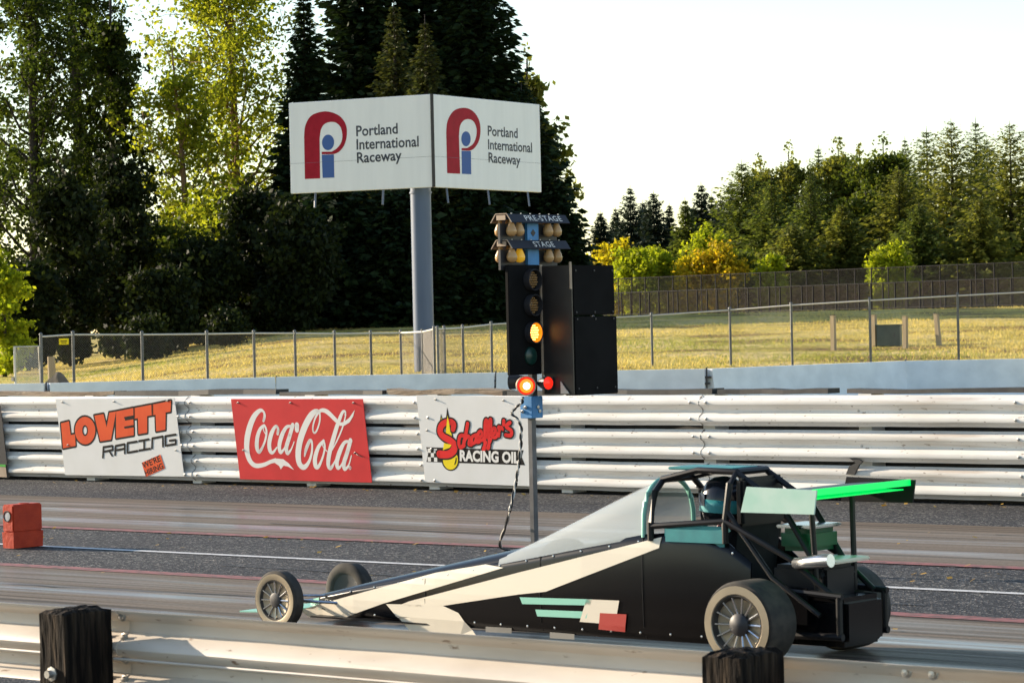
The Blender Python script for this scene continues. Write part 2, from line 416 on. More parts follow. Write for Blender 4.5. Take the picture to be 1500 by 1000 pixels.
def cracks():
    rng = random.Random(8)
    for x0, x1, y0, y1 in ((-27, -20.5, 19.9, 20.5), (-19, -12, 19.2, 18.6), (-18.5, -13.5, 13.5, 13.9), (-12, -6, 20.6, 20.2), (-16, -9.5, 15.6, 15.4), (-24, -17, 22.4, 22.7)):
        n = 22; vs = []
        for k in range(n + 1):
            x = x0 + (x1 - x0) * k / n; y = y0 + (y1 - y0) * k / n + rng.uniform(-.03, .03); wd = rng.uniform(.006, .02)
            vs += [(x, y - wd, .001), (x, y + wd, .001)]
        MB().add(vs, [(2 * k, 2 * k + 2, 2 * k + 3, 2 * k + 1) for k in range(n)]).build('crack', 'rubber_black', road)
cracks()
def litter():
    rng = np.random.RandomState(9); V = []
    for i in range(260):
        X = rng.uniform(-27, -6); Y = rng.choice([rng.uniform(16.5, 17.9), rng.uniform(23.2, 23.8), rng.uniform(11, 21)], p=[.35, .45, .2])
        s = rng.uniform(.012, .035); a = rng.uniform(0, 6.28); c = np.array([X, Y, .004 + rng.uniform(0, .01)])
        d = np.array([math.cos(a), math.sin(a), rng.uniform(-.3, .3)]) * s; e = np.array([-math.sin(a), math.cos(a), rng.uniform(-.2, .5)]) * s * .7
        V.append([c - d, c + e, c + d, c - e])
    o = link('fallen_leaves', quads_mesh('fallen_leaves', np.array(V)), 'leaf_litter')
    tag(o, 'dry yellow leaves and debris scattered on the asphalt', 'leaves', kind='stuff')
litter()

# ------------------------------------------------------------------ guardrails
WP = [(0, .004), (.012, .010), (.035, .055), (.050, .078), (.070, .083), (.092, .078), (.108, .055), (.132, .012), (.156, .002), (.180, .012), (.204, .055), (.220, .078), (.242, .083), (.262, .078), (.277, .055), (.300, .010), (.312, .004)]
def w_beam(x0, x1, front, nx=14, seed=0, wav=.0022):
    """W section running along x, humps towards `front` (-1: -y, +1: +y); local z 0..0.312"""
    rng = random.Random(seed); prof = WP; n = len(prof); vs = []; fs = []
    for i in range(nx + 1):
        x = x0 + (x1 - x0) * i / nx; dy = rng.uniform(-wav, wav); dz = rng.uniform(-wav, wav)
        for v, ww in prof: vs.append((x, front * ww + dy, v + dz))
        for v, ww in prof: vs.append((x, front * (ww - .004) + dy, v + dz))
    k = 2 * n
    for i in range(nx):
        for j in range(n - 1):
            fs.append((i * k + j, i * k + j + 1, (i + 1) * k + j + 1, (i + 1) * k + j))
            fs.append((i * k + n + j, (i + 1) * k + n + j, (i + 1) * k + n + j + 1, i * k + n + j + 1))
        for j in (0, n - 1): fs.append((i * k + j, (i + 1) * k + j, (i + 1) * k + n + j, i * k + n + j))
    for i in (0, nx):
        for j in range(n - 1): fs.append((i * k + j, i * k + j + 1, i * k + n + j + 1, i * k + n + j))
    return MB().add(vs, fs)
def bolt_mb(c, r=.014, front=-1):
    b = MB(); y = c[1]
    b.lathe([(r * 1.5, 0), (r * 1.5, front * .004), (r, front * .006), (r * .9, front * .016), (0.0005, front * .018)], 'y', c, 8); return b
FBY = 23.90                                            # far barrier plane
LEAN = .09                                             # top leans a little towards the track
def far_barrier():
    t = thing('stacked_guardrail', (-21, FBY, 0), 'long white barrier of three stacked steel guardrails on the far side of the track', 'guardrail')
    for row in range(3):
        zb = .035 + row * .352; dy = -LEAN * row / 2
        for s in range(-4, 5):
            x0 = -24.9 + s * 7.62 - (.02 if row == 1 else 0); x1 = x0 + 7.64
            o = w_beam(x0 + 21, x1 + 21, -1, 20, s * 5 + row).build('rail', 'rail_paint', t, True)
            o.location = (0, dy - .003 * (s % 2), zb)
            lip = MB().tube([(x1 + 21 - .01, -.088 + .004 * math.cos(j), j * .0312) if False else (x1 + 21 - .01, -WP_at(j * .0312) - .005, j * .0312) for j in range(11)], .0035, 5)
            lo = lip.build('seam', 'frame_dark', t); lo.location = (0, dy, zb)
    bm_ = None
    for i in range(-16, 18):                           # posts behind, splice and post bolts in front
        x = -24.9 + i * 1.905 + 21
        MB().box((x, .14, .53), (.15, .24, 1.06)).build('post', 'steel_white', t)
        for row in range(3):
            zb = .035 + row * .352; dy = -LEAN * row / 2
            for dx in ((-.10, .10) if i % 2 == 0 else (0,)):
                for zz in (.072, .24) if i % 2 == 0 else (.156,):
                    ww = .083 if zz != .156 else .003
                    if bm_ is None: bm_ = bolt_mb((0, 0, 0), .011).build('bolt', 'bolt', t, True, (x + dx, dy - ww - .002, zb + zz)).data
                    else: link('bolt', bm_, None, t, False, (x + dx, dy - ww - .002, zb + zz))
    MB().box((-1, .285, .50), (52, .02, 1.06)).build('gap_shade_sheet', 'rubber_black', t)  # added black sheet, gives the dark shade seen in the gaps between rails
    rng = random.Random(3); x = -46.0                    # worn timbers and rubber strips lying along the top
    while x < 2:
        L = rng.uniform(1.2, 3.2); rb = rng.random() < .4
        pts = [(x + L * k / 5 + 21, .12 + rng.uniform(-.02, .02), 1.085 + rng.uniform(-.010, .016)) for k in range(6)]
        vs = []; fs = []
        hh = rng.uniform(.02, .035) if not rb else rng.uniform(.012, .03)
        for p in pts:
            e = rng.uniform(.7, 1.2) * hh
            vs += [(p[0], p[1] - .10, p[2] - .03), (p[0], p[1] - .095, p[2] + e), (p[0], p[1] + .12, p[2] + e * 1.1), (p[0], p[1] + .12, p[2] - .03)]
        for k in range(5):
            for j in range(4): fs.append((k * 4 + j, k * 4 + (j + 1) % 4, (k + 1) * 4 + (j + 1) % 4, (k + 1) * 4 + j))
        fs += [(0, 1, 2, 3), (20, 21, 22, 23)]
        MB().add(vs, fs).build('top_strip', 'rubber_black' if rb else 'timber_old', t)
        x += L + rng.uniform(-.05, .25)
    # kicked-out black rubber flap between the lower rails
    q = at_y(1252, 680, FBY - .1)
    f = MB(); f.prism([(-.09, .09), (-.03, .1), (.10, .03), (.06, -.0), (.0, -.10), (-.10, -.10), (-.06, -.02), (.02, .015)], -.012, .012, lambda u, v, d: (q.x + 21 + u, q.y - FBY + d, q.z + v))
    f.build('rubber_flap', 'rubber_black', t)
    # red paint transfer on the top rail
    for px, py, s in ((1205, 596, 1), (1200, 609, .7)):
        q = at_y(px, py, FBY - .06)
        f = MB(); f.prism([(-.09 * s, -.012), (-.02, -.022), (.03, -.006), (.11 * s, .014), (.02, .016), (-.07 * s, .018)], -.002, .002, lambda u, v, d: (q.x + 21 + u, q.y - FBY - .008 + d, q.z + v))
        f.build('paint_scrape', 'print_crimson', t)
    return t
def WP_at(z): return float(np.interp(z, [p[0] for p in WP], [p[1] for p in WP]))
far_barrier()

NRY = 7.81
def near_rail():
    t = thing('guardrail', (-7, NRY, 0), 'tan weathered guardrail in the foreground, seen from behind with dark timber posts', 'guardrail')
    for s in range(-2, 3):
        x0 = -8.62 + s * 3.81 - .15; x1 = x0 + 3.81 + .15
        o = w_beam(x0 + 7, x1 + 7, 1, 12, 40 + s, .0018).build('rail', 'near_rail_paint', t, True); o.location = (0, -.004 * (s % 2), .39)
        for dx in (.06, .16):
            for zz in (.03, .11, .20, .285): bolt_mb((x0 + 7 + dx, -.008 + WP_at(zz) - .004, .39 + zz), .014).build('bolt', 'bolt', t, True)
        rb = MB(); rb.tube([(x0 + 7, -.012, .39 + .118), (x1 + 7, -.012, .39 + .118)], .006, 6); 
        rb.build('rail_highlight', 'steel_galv', t)  # added pale tube, stands in for the lit edge highlight along the beam
    for i, px in ((0, -8.70), (1, -5.42), (-1, -12.7), (2, -1.6)):
        rng = random.Random(60 + i); bm = bmesh.new(); bmesh.ops.create_cube(bm, size=1)
        bmesh.ops.subdivide_edges(bm, edges=bm.edges[:], cuts=9, use_grid_fill=True)
        hgt = .72 if i != 1 else .735
        for q in bm.verts:
            x, y, z = q.co; edge = sum(abs(k) > .49 for k in (x, y, z))
            X = x * .15; Y = y * .25 - .135; Zz = (z + .5) * hgt
            gr = math.sin((x * 37 + y * 23) * 1.7) * .002
            X += gr + rng.uniform(-.002, .002); Y += gr * .6 + rng.uniform(-.002, .002)
            if z > .49: Zz += -.012 * (edge >= 2) + rng.uniform(-.007, .005)
            q.co = Vector((X, Y, Zz))
        bm.verts.index_update()
        b = MB().add([q.co.copy() for q in bm.verts], [[k.index for k in f.verts] for f in bm.faces]); bm.free()
        o = b.build('post', 'post_wood_dark', t); o.location = (px + 7, -.012, 0)
        nut = MB(); nut.lathe([(.03, 0), (.03, -.006), (.016, -.008), (.016, -.03), (.001, -.03)], 'y', (px + 7, -.275, .47), 8)
        nut.build('bolt', 'bolt', t)
near_rail()

# ------------------------------------------------------------------ flat print on signs
class Print:
    """draws in photo-zoom coordinates, mapped onto a board of W x H metres (x right, z up, front = -y)"""
    def __init__(s, root, W, H, TL, TR, BR, BL):
        s.root = root; s.W, s.H = W, H; s.q = [np.array(k, float) for k in (TL, TR, BR, BL)]; s.level = 0; s.y0 = -.0036
    def uv(s, p):
        a, b, c, d = s.q; u = v = .5; p = np.array(p, float)
        for _ in range(8):
            e = a * (1 - u) * (1 - v) + b * u * (1 - v) + c * u * v + d * (1 - u) * v - p
            du = (b - a) * (1 - v) + (c - d) * v; dv = (d - a) * (1 - u) + (c - b) * u
            det = du[0] * dv[1] - du[1] * dv[0]
            u -= (e[0] * dv[1] - e[1] * dv[0]) / det; v -= (du[0] * e[1] - du[1] * e[0]) / det
        return (u - .5) * s.W, (.5 - v) * s.H
    def y(s): s.level += 1; return s.y0 - .0003 * s.level
    def emit(s, name, polys, mt, y):
        mb = MB()
        for P in polys:
            pts = [Vector((*p, 0)) for p in P]
            tri = geometry.tessellate_polygon([pts])
            mb.add([(p[0], y, p[1]) for p in P], tri)
        me_o = mb.build(name, mt, s.root); return me_o
    def polys(s, name, P, mt):
        y = s.y()
        for p in P: s.emit(name, [[s.uv(q) for q in p]], mt, y)
    def strokes(s, name, S, mt, wscale=1.0, grow=0.0):
        """S: list of (points, widths) in zoom units; smooth brush strokes with round ends"""
        polys = []; y = s.y(); sc = s.W / np.linalg.norm(s.q[1] - s.q[0])
        for pts, wd in S:
            ws = wd if isinstance(wd, (list, tuple)) else [wd] * len(pts)
            P3 = catmull([(p[0], p[1], k) for p, k in zip(pts, ws)], 7) if len(pts) > 2 else [np.array((p[0], p[1], k), float) for p, k in zip(pts, ws)]
            U = [(*s.uv(p[:2]), (max(p[2], 1) * wscale + grow) * sc / 2) for p in P3]
            for i in range(len(U) - 1):
                a = np.array(U[i][:2]); b = np.array(U[i + 1][:2]); d = b - a; L = np.linalg.norm(d)
                if L < 1e-7: continue
                nn = np.array((-d[1], d[0])) / L
                polys.append([tuple(a + nn * U[i][2]), tuple(b + nn * U[i + 1][2]), tuple(b - nn * U[i + 1][2]), tuple(a - nn * U[i][2])])
            for x, z, r in U: polys.append([(x + r * math.cos(k * math.pi / 5), z + r * math.sin(k * math.pi / 5)) for k in range(10)])
        # tiny steps in depth keep overlapping dabs from sharing one plane
        mb = MB()
        for i, P in enumerate(polys):
            yy = y - .00025 * (i % 97) / 97
            mb.add([(p[0], yy, p[1]) for p in P], [tuple(range(len(P)))])
        return mb.build(name, mt, s.root)
    def text(s, name, body, p0, p1, cap, mt, bold=0, shear=0):
        """text along the baseline p0->p1 (zoom units), capital height cap"""
        cu_ = bpy.data.curves.new('t', 'FONT'); cu_.body = body; cu_.size = 1; cu_.offset = bold; cu_.shear = shear; cu_.resolution_u = 3
        ob = bpy.data.objects.new('t', cu_); col.objects.link(ob)
        dg = bpy.context.evaluated_depsgraph_get(); me = bpy.data.meshes.new_from_object(ob.evaluated_get(dg))
        bpy.data.objects.remove(ob)
        co_ = np.array([v.co[:] for v in me.vertices]); x0, x1 = co_[:, 0].min(), co_[:, 0].max()
        capu = .69
        a = np.array(s.uv(p0)); b = np.array(s.uv(p1)); d = b - a; L = np.linalg.norm(d); d /= L; nn = np.array((-d[1], d[0]))
        sc = s.H / np.linalg.norm(s.q[3] - s.q[0]); y = s.y()
        for v in me.vertices:
            k = a + d * ((v.co.x - x0) / (x1 - x0) * L) + nn * (v.co.y / capu * cap * sc); v.co = (k[0], y, k[1])
        me.name = name
        return link(name, me, mt, s.root)
def sign_root(name, label, TL, TR, BR, BL, Y, tilt_y, off):
    """board hanging on a plane of constant Y; corners given as photo pixels"""
    tl, tr, br, bl = (at_y(*p, Y) for p in (TL, TR, BR, BL))
    W = ((tr - tl).length + (br - bl).length) / 2; H = ((tl - bl).length + (tr - br).length) / 2
    c = (tl + tr + br + bl) / 4
    ang = math.atan2(tr.z - tl.z + br.z - bl.z, tr.x - tl.x + br.x - bl.x)
    Mx = Matrix.Rotation(tilt_y, 3, 'X') @ Matrix.Rotation(-ang, 3, 'Y')
    t = thing(name, (c.x, c.y, c.z), label, 'sign', None, Mx)
    return t, W, H
def board(t, W, H, mt, name='panel', th=.006):
    MB().bbox((0, 0, 0), (W, th, H), .002).build(name, mt, t)
def screws(t, pts):
    for x, z in pts: MB().lathe([(.013, 0), (.013, -.004), (.007, -.006), (.006, -.022), (.0005, -.023)], 'y', (x, -.004, z), 8).build('screw', 'bolt', t, True)

def sign_orange():
    t, W, H = sign_root('banner_sign', 'white sign with tilted orange block letters bolted to the far guardrail', (80, 583), (258, 583), (271, 697), (94, 697), FBY - .142, .128, 0)
    W *= .985; board(t, W, H, 'sign_white')
    P = Print(t, W, H, (130, 82), (1140, 65), (1218, 730), (215, 737))
    L = [[(180, 290), (250, 272), (265, 390), (302, 382), (308, 482), (198, 505)],
         [(470, 222), (548, 207), (575, 320), (598, 195), (655, 185), (612, 425), (520, 440)],
         [(655, 185), (800, 155), (803, 228), (728, 240), (730, 262), (800, 250), (802, 300), (730, 312), (732, 330), (803, 318), (803, 385), (655, 412)],
         [(805, 155), (955, 125), (960, 212), (915, 222), (915, 362), (843, 376), (838, 240), (808, 245)],
         [(957, 125), (1112, 92), (1108, 182), (1068, 190), (1065, 335), (990, 350), (985, 210), (962, 214)]]
    O = [(390 + 88 * math.cos(k * math.pi / 12), 350 - 118 * math.sin(k * math.pi / 12) - (k in (3, 9)) * 0) for k in range(24)]
    Oi = [(390 + 20 * math.cos(k * math.pi / 12), 350 - 40 * math.sin(k * math.pi / 12)) for k in range(24)]
    P.strokes('lettering_outline', [(p + [p[0]], 17) for q in [L] for p in q for p in [sum([[a, ((a[0] + b[0]) / 2, (a[1] + b[1]) / 2)] for a, b in zip(p, p[1:] + p[:1])], [])]] if False else
              [([a, b], 22) for p in L + [O] for a, b in zip(p, p[1:] + p[:1])], 'print_black')
    ring = [[O[k], O[(k + 1) % 24], Oi[(k + 1) % 24], Oi[k]] for k in range(24)]
    P.polys('lettering', L, 'print_orange'); P.emit('lettering', [[P.uv(q) for q in p] for p in ring], 'print_orange', P.y())
    P.strokes('lettering_outline', [([a, b], 9) for a, b in zip(Oi, Oi[1:] + Oi[:1])], 'print_black')
    for q in [([(728, 238), (800, 224)], 11), ([(728, 320), (800, 306)], 11), ([(805, 155), (806, 240)], 9), ([(956, 125), (958, 205)], 9)]: P.strokes('lettering_outline', [q], 'print_black')
    R_ = [[(543, 580), (548, 490), (625, 478), (628, 512), (556, 528)], [(596, 520), (622, 562)],
          [(646, 556), (652, 478), (728, 462), (728, 540)], [(655, 515), (728, 500)],
          [(832, 438), (752, 452), (752, 535), (836, 518)],
          [(848, 434), (930, 418)], [(890, 428), (890, 506)], [(850, 514), (940, 497)],
          [(955, 494), (958, 410), (1045, 392), (1045, 478)],
          [(1150, 375), (1066, 390), (1066, 470), (1150, 455), (1150, 420), (1100, 428)]]
    S = [([a, b], 13) for p in R_ for a, b in zip(p, p[1:])]
    P.strokes('lettering', S, 'print_black')
    P.polys('sticker', [[(870, 618), (1025, 545), (1062, 662), (905, 738)]], 'print_orange')
    P.text('lettering', "WE'RE", (885, 668), (1030, 600), 50, 'print_black', .02)
    P.text('lettering', 'HIRING', (905, 730), (1052, 660), 46, 'print_black', .02)
    screws(t, [(-W * .44, H * .46), (0, H * .46), (W * .44, H * .46), (-W * .44, -.1), (W * .46, -.16)])
sign_orange()

def sign_script():
    t, W, H = sign_root('banner_sign', 'red sign with white flowing script bolted to the far guardrail', (340, 583), (536, 584), (541, 707), (350, 703), FBY - .142, .128, 0)
    board(t, W, H, 'sign_red')
    P = Print(t, W, H, (122, 80), (1345, 92), (1382, 860), (190, 826))
    S = [([(428, 285), (440, 240), (432, 200), (400, 188), (345, 238), (300, 330), (270, 440), (262, 540), (275, 620), (305, 675), (350, 700), (420, 690), (480, 664), (530, 650)], [20, 22, 18, 26, 40, 48, 50, 48, 44, 38, 32, 28, 26, 30]),
         ([(432, 325), (395, 360), (365, 440), (358, 530), (378, 572), (415, 520), (445, 440), (452, 370), (432, 325), (425, 370), (455, 425)], [16, 26, 34, 36, 26, 18, 18, 18, 16, 8, 8]),
         ([(556, 405), (562, 360), (540, 335), (500, 400), (475, 490), (480, 560), (505, 578), (545, 530)], [22, 22, 20, 34, 36, 34, 22, 10]),
         ([(690, 335), (640, 345), (595, 420), (568, 510), (575, 575), (610, 545), (650, 460), (690, 335)], [16, 24, 34, 34, 28, 14, 14, 20]),
         ([(700, 325), (665, 430), (632, 530), (640, 585), (675, 550), (705, 480)], [32, 32, 34, 28, 12, 8]),
         ([(738, 325), (735, 370)], 38),
         ([(795, 612), (815, 540), (850, 470), (868, 490), (862, 580), (830, 670), (785, 715), (745, 680), (738, 590), (760, 470), (810, 340), (870, 240), (920, 198), (950, 215), (945, 300), (912, 385), (888, 395), (882, 350), (905, 270), (945, 205), (985, 192), (1030, 215), (1095, 285)], [12, 26, 24, 18, 18, 24, 36, 46, 50, 50, 50, 46, 30, 16, 13, 13, 13, 13, 14, 20, 28, 34, 30]),
         ([(975, 470), (925, 530), (890, 630), (892, 705), (920, 705), (960, 620), (982, 530), (972, 470), (965, 520), (1000, 570)], [18, 28, 36, 38, 24, 16, 16, 16, 8, 8]),
         ([(1180, 240), (1182, 205), (1155, 215), (1105, 330), (1060, 460), (1020, 590), (1005, 690), (1025, 725), (1065, 665), (1090, 600)], [12, 14, 22, 32, 36, 36, 34, 26, 12, 8]),
         ([(1185, 235), (1150, 350), (1100, 460), (1045, 560)], [10, 12, 11, 8]),
         ([(1205, 478), (1160, 490), (1115, 570), (1085, 660), (1088, 722), (1120, 700), (1160, 610), (1205, 478)], [16, 24, 34, 34, 28, 14, 14, 20]),
         ([(1215, 470), (1180, 580), (1145, 680), (1150, 732), (1185, 700), (1215, 610)], [32, 32, 34, 28, 12, 8])]
    P.strokes('lettering', S, 'print_white')
    P.polys('swoosh', [[(500, 660), (545, 634), (600, 640), (650, 680), (694, 740), (640, 708), (600, 700), (573, 735), (560, 702), (528, 680)]], 'print_white')
    P.polys('swoosh', [[(1125, 305), (1165, 300), (1215, 262), (1268, 190), (1250, 250), (1215, 305), (1165, 335), (1125, 335)]], 'print_white')
    P.strokes('lettering', [([(1196 + 11 * math.cos(k), 722 + 16 * math.sin(k)) for k in np.linspace(0, 6.28, 9)], 3.5), ([(1192, 730), (1192, 714), (1200, 716), (1194, 722), (1201, 731)], 3)], 'print_white')
    screws(t, [(-W * .445, H * .455), (-W * .04, H * .455), (W * .43, H * .455), (-W * .445, -.13), (W * .40, -.14)])
    MB().tube([(W * .40, -.006, -.14), (W * .43, -.03, -.16), (W * .465, -.035, -.185)], .004, 6).build('wire_tie', 'cable_black', t)
sign_script()

def sign_oil():
    t, W, H = sign_root('banner_sign', 'white sign with red script, yellow oil drop and black band on the far guardrail', (611, 578), (774, 580), (779, 713), (622, 707), FBY - .142, .128, 0)
    board(t, W, H, 'sign_white')
    P = Print(t, W, H, (78, 70), (1165, 72), (1190, 950), (150, 915))
    P.polys('band', [[(168, 572), (1112, 595), (1090, 660), (1118, 742), (168, 716), (186, 640)]], 'print_black')
    ch = []
    for r in range(3):
        for c in range(4):
            if (r + c) % 2 == 0:
                x = 182 + c * 31; y = 585 + r * 42 + c * 1.5; ch.append([(x, y), (x + 31, y), (x + 31, y + 42), (x, y + 42)])
    P.polys('checker', ch, 'print_white')
    P.polys('drop_outline', [[(325, 245), (345, 330), (340, 362), (312, 358), (310, 325)], [(389, 182), (412, 300), (440, 470), (360, 470), (372, 300)],
                     [(405 + 88 * math.cos(k * math.pi / 12), 690 - 112 * math.sin(k * math.pi / 12)) for k in range(24)]], 'print_black')
    P.polys('oil_drop', [[(327, 280), (338, 330), (334, 352), (318, 350), (316, 328)], [(391, 262), (404, 340), (428, 470), (366, 470), (376, 340)],
                     [(405 + 74 * math.cos(k * math.pi / 12), 692 - 98 * math.sin(k * math.pi / 12)) for k in range(24)]], 'print_yellow')
    Sx = [([(440, 395), (448, 350), (425, 326), (370, 330), (325, 365), (312, 425), (345, 470), (405, 505), (445, 545), (440, 600), (385, 640), (300, 640)], [44, 52, 50, 48, 52, 56, 54, 58, 62, 62, 58, 60])]
    P.strokes('lettering_outline', Sx, 'print_black', 1, 26)
    P.strokes('lettering', Sx, 'print_red')
    P.polys('oil_drop', [[(391, 262), (404, 340), (414, 430), (372, 425), (380, 340)]], 'print_yellow')
    P.polys('oil_drop', [[(348, 530), (420, 548), (405, 575), (335, 600)]], 'print_yellow')
    P.strokes('drop_shine', [([(462, 672), (458, 705), (445, 740)], [6, 10, 6])], 'print_black')
    C = [([(545, 455), (510, 462), (494, 520), (505, 572), (545, 550)], 30), ([(588, 338), (566, 440), (538, 556)], 30), ([(545, 510), (585, 462), (604, 480), (592, 540), (618, 545)], 27),
         ([(668, 448), (628, 470), (622, 525), (652, 520), (676, 448), (668, 515), (695, 515)], 27), ([(690, 480), (724, 450), (716, 410), (690, 432), (688, 490), (722, 500), (748, 470)], 26),
         ([(748, 475), (776, 400), (778, 305), (758, 330), (750, 470), (742, 585), (728, 590), (760, 520)], 25), ([(775, 475), (810, 390), (818, 298), (800, 325), (792, 460), (785, 565), (770, 575), (808, 490)], 25),
         ([(815, 455), (856, 415), (850, 380), (824, 402), (822, 465), (856, 470), (880, 430)], 26), ([(885, 380), (896, 372), (885, 455)], 26), ([(890, 410), (912, 372), (926, 392)], 26),
         ([(942, 308), (938, 345)], 30), ([(1000, 325), (962, 365), (1008, 405), (1000, 450), (952, 448)], 30)]
    P.strokes('lettering_outline', C, 'print_black', 1, 24)
    P.strokes('lettering', C, 'print_red')
    P.text('lettering', 'RACING', (497, 700), (878, 712), 98, 'print_white', .045, .12)
    P.text('lettering', 'OIL', (908, 713), (1068, 719), 98, 'print_white', .045, .12)
    screws(t, [(-W * .32, H * .455), (W * .30, H * .455), (-W * .43, H * .1)])
sign_oil()

def sign_edge():
    t, W, H = sign_root('banner_sign', 'dark sign with a green stripe cut off by the left picture edge', (-178, 583), (2, 600), (11, 694), (-165, 697), FBY - .142, .128, 0)
    board(t, W, H, 'frame_dark')
    MB().box((0, -.008, -H * .33), (W * .98, .004, .03)).build('stripe', 'print_green', t)
    MB().box((0, -.008, -H * .42), (W * .98, .004, .13)).build('panel_strip', 'wood_pale', t)
    P = Print(t, W, H, (0, 0), (1000, 0), (1000, 500), (0, 500))
    P.text('lettering', 'COM', (880, 478), (990, 478), 45, 'print_black', .03)
sign_edge()

# ------------------------------------------------------------------ starting light tree on the centre line
def start_tree():
    B = ground(784, 833); t = thing('starting_light_tree', (B.x, B.y, 0), 'drag race starting light tree with amber and red lamps, black boxes and blue post', 'starting light')
    def L(px, py, dy=0):                                 # photo pixel -> local point on the plane y = B.y + dy
        q = at_y(px, py, B.y + dy); return Vector((q.x - B.x, dy, q.z))
    zc = lambda py: L(780, py).z
    MB().box((0, 0, .62), (.036, .05, 1.24)).build('post', 'steel_post', t)
    MB().bbox((0, 0, .012), (.30, .30, .024), .004).build('base_plate', 'steel_post', t)
    z0, z1 = zc(612), zc(580)
    MB().bbox((0, 0, (z0 + z1) / 2), (.115, .13, z1 - z0), .004).build('bracket_box', 'tree_blue', t)
    for dx, dz in ((-.02, -.03), (.01, .0)): MB().lathe([(.014, 0), (.014, -.008), (.006, -.012), (.006, -.03), (.0005, -.03)], 'y', (dx - .01, -.066, (z0 + z1) / 2 + dz), 8).build('bolt', 'bolt', t)
    for dy, dz in ((.0, .0), (.02, -.03)): MB().lathe([(.014, 0), (.014, .008), (.0005, .01)], 'x', (.058, dy, (z0 + z1) / 2 + dz), 8).build('bolt', 'bolt', t)
    zt = zc(322)
    zm = zc(392)
    MB().box((0, .02, (zm + zt) / 2), (.07, .13, zt - zm)).build('mast', 'tree_blue', t)
    MB().box((0, .02, (z1 + zm) / 2 - .002), (.04, .06, zm - z1)).build('mast_core', 'frame_dark', t)
    # near-lane light box: front faces +x, away from the sun
    zA, zB = zc(388), zc(548)
    y0, y1 = -.31, .06
    bx = MB().bbox((.045, (y0 + y1) / 2, (zA + zB) / 2), (.03, y1 - y0, zA - zB), .004).build('light_box', 'box_black', t)
    # blinder between the lanes and outer blinder plate
    MB().box((.20, .075, (zc(390) + zc(578)) / 2), (.30, .012, zc(390) - zc(578))).build('lane_blinder', 'blinder_grey', t)
    MB().box((.065, .066, (zA + zc(545)) / 2), (.012, .022, zA - zc(545))).build('sunlit_strip', 'wood_pale', t)  # pale colour stands in for sunlight on the edge of the lane blinder
    MB().box((.352, .060, zc(405)), (.008, .02, .20)).build('sunlit_strip', 'wood_pale', t)  # pale colour stands in for the sunlit spot at the blinder's top corner
    ph = zc(390) - zc(578)
    zs = zc(463)
    MB().bbox((.30, .34, (zc(390) + zs) / 2), (.10, .50, zc(390) - zs - .001), .006).build('far_light_box', 'box_black', t)
    MB().bbox((.303, .345, (zs + zc(578)) / 2 - .01), (.106, .515, zs - zc(578) - .001), .006).build('far_light_box', 'box_black', t)
    for yy in (.12, .34, .56):
        for zz in (zc(398), zs + .02, zs - .03, zc(570)): MB().lathe([(.008, 0), (.008, .004), (.0005, .005)], 'x', (.352 if zz > zs else .358, yy, zz), 8).build('screw', 'frame_dark', t, True)
    # four round lamps on the +x face, with hoods
    ly = -.055
    for py, kind in ((410, 'off'), (447, 'off'), (487, 'lit'), (521, 'green')):
        z = zc(py); x = .062
        lens = {'off': 'lens_amber_off', 'lit': 'led_amber', 'green': 'lens_green_off'}[kind]
        yy = ly - (.02 if kind == 'green' else 0)
        r = .068
        ln = MB().lathe([(r, 0), (r * .95, .012), (r * .6, .022), (.0005, .026)], 'x', (x, yy, z), 24).build('lamp', lens, t, True)
        if kind != 'green':
            hd = MB().lathe([(r + .012, -.002), (r + .012, .05), (r + .006, .05), (r + .006, .004)], 'x', (x, yy, z), 24)
            hd.build('lamp_hood', 'led_amber' if False else 'frame_dark', t, True)
            dots = MB()
            for i in range(-3, 4):
                for k in range(-3, 4):
                    a, b = (k + (i % 2) * .5) * .019, i * .0175
                    if math.hypot(a, b) < .055: dots.lathe([(.0065, 0), (.005, .006), (.0005, .008)], 'x', (x + .02 + .006 * (1 - math.hypot(a, b) / .06), yy + a, z + b), 6)
            dots.build('led_dots', 'led_amber_bright' if kind == 'lit' else 'bulb_amber', t)
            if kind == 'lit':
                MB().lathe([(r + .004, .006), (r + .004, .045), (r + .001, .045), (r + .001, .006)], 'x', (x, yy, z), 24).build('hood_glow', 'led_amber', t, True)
    # red beacon cans under the box
    zr = zc(565)
    def can(c, d, r, L_, lit):
        d = Vector(d).normalized(); M = d.to_track_quat('Z', 'Y').to_matrix(); c = Vector(c)
        b = MB().lathe([(.0005, -L_), (r * .55, -L_), (r * .8, -L_ * .7), (r, -.03), (r * 1.04, 0), (r * .94, 0), (r * .9, -.012)], 'z', c, 24, M)
        k = b.build('beacon_can', 'wood_pale' if lit else 'frame_dark', t, True)
        if lit is None: MB().lathe([(r * .93, -.004), (r * .5, .012), (.0005, .016)], 'z', c, 24, M).build('beacon_lens', 'glow_red', t, True)
        elif lit:
            MB().lathe([(r * .93, -.010), (r * .72, .004)], 'z', c, 24, M).build('beacon_ring', 'glow_red', t, True)
            MB().lathe([(r * .72, .004), (r * .38, .012)], 'z', c, 24, M).build('beacon_ring', 'glow_orange', t, True)
            MB().lathe([(r * .38, .012), (.0005, .018)], 'z', c, 24, M).build('beacon_core', 'glow_core', t, True)
        else:
            MB().lathe([(r * .93, -.01), (.0005, -.004)], 'z', c, 24, M).build('beacon_lens', 'frame_dark', t, True)
    p = L(771, 565, -.12); can(p, (.75, -.62, -.05), .072, .17, True)
    p = L(747, 559, -.05); can(p, (-.9, -.35, .0), .055, .15, False)
    can((.13, .16, zr), (.9, .35, -.05), .06, .12, True)
    can((.16, .01, zr + .02), (.97, -.2, .0), .05, .10, None)  # added lit can, stands in for the red glow on the lane blinder
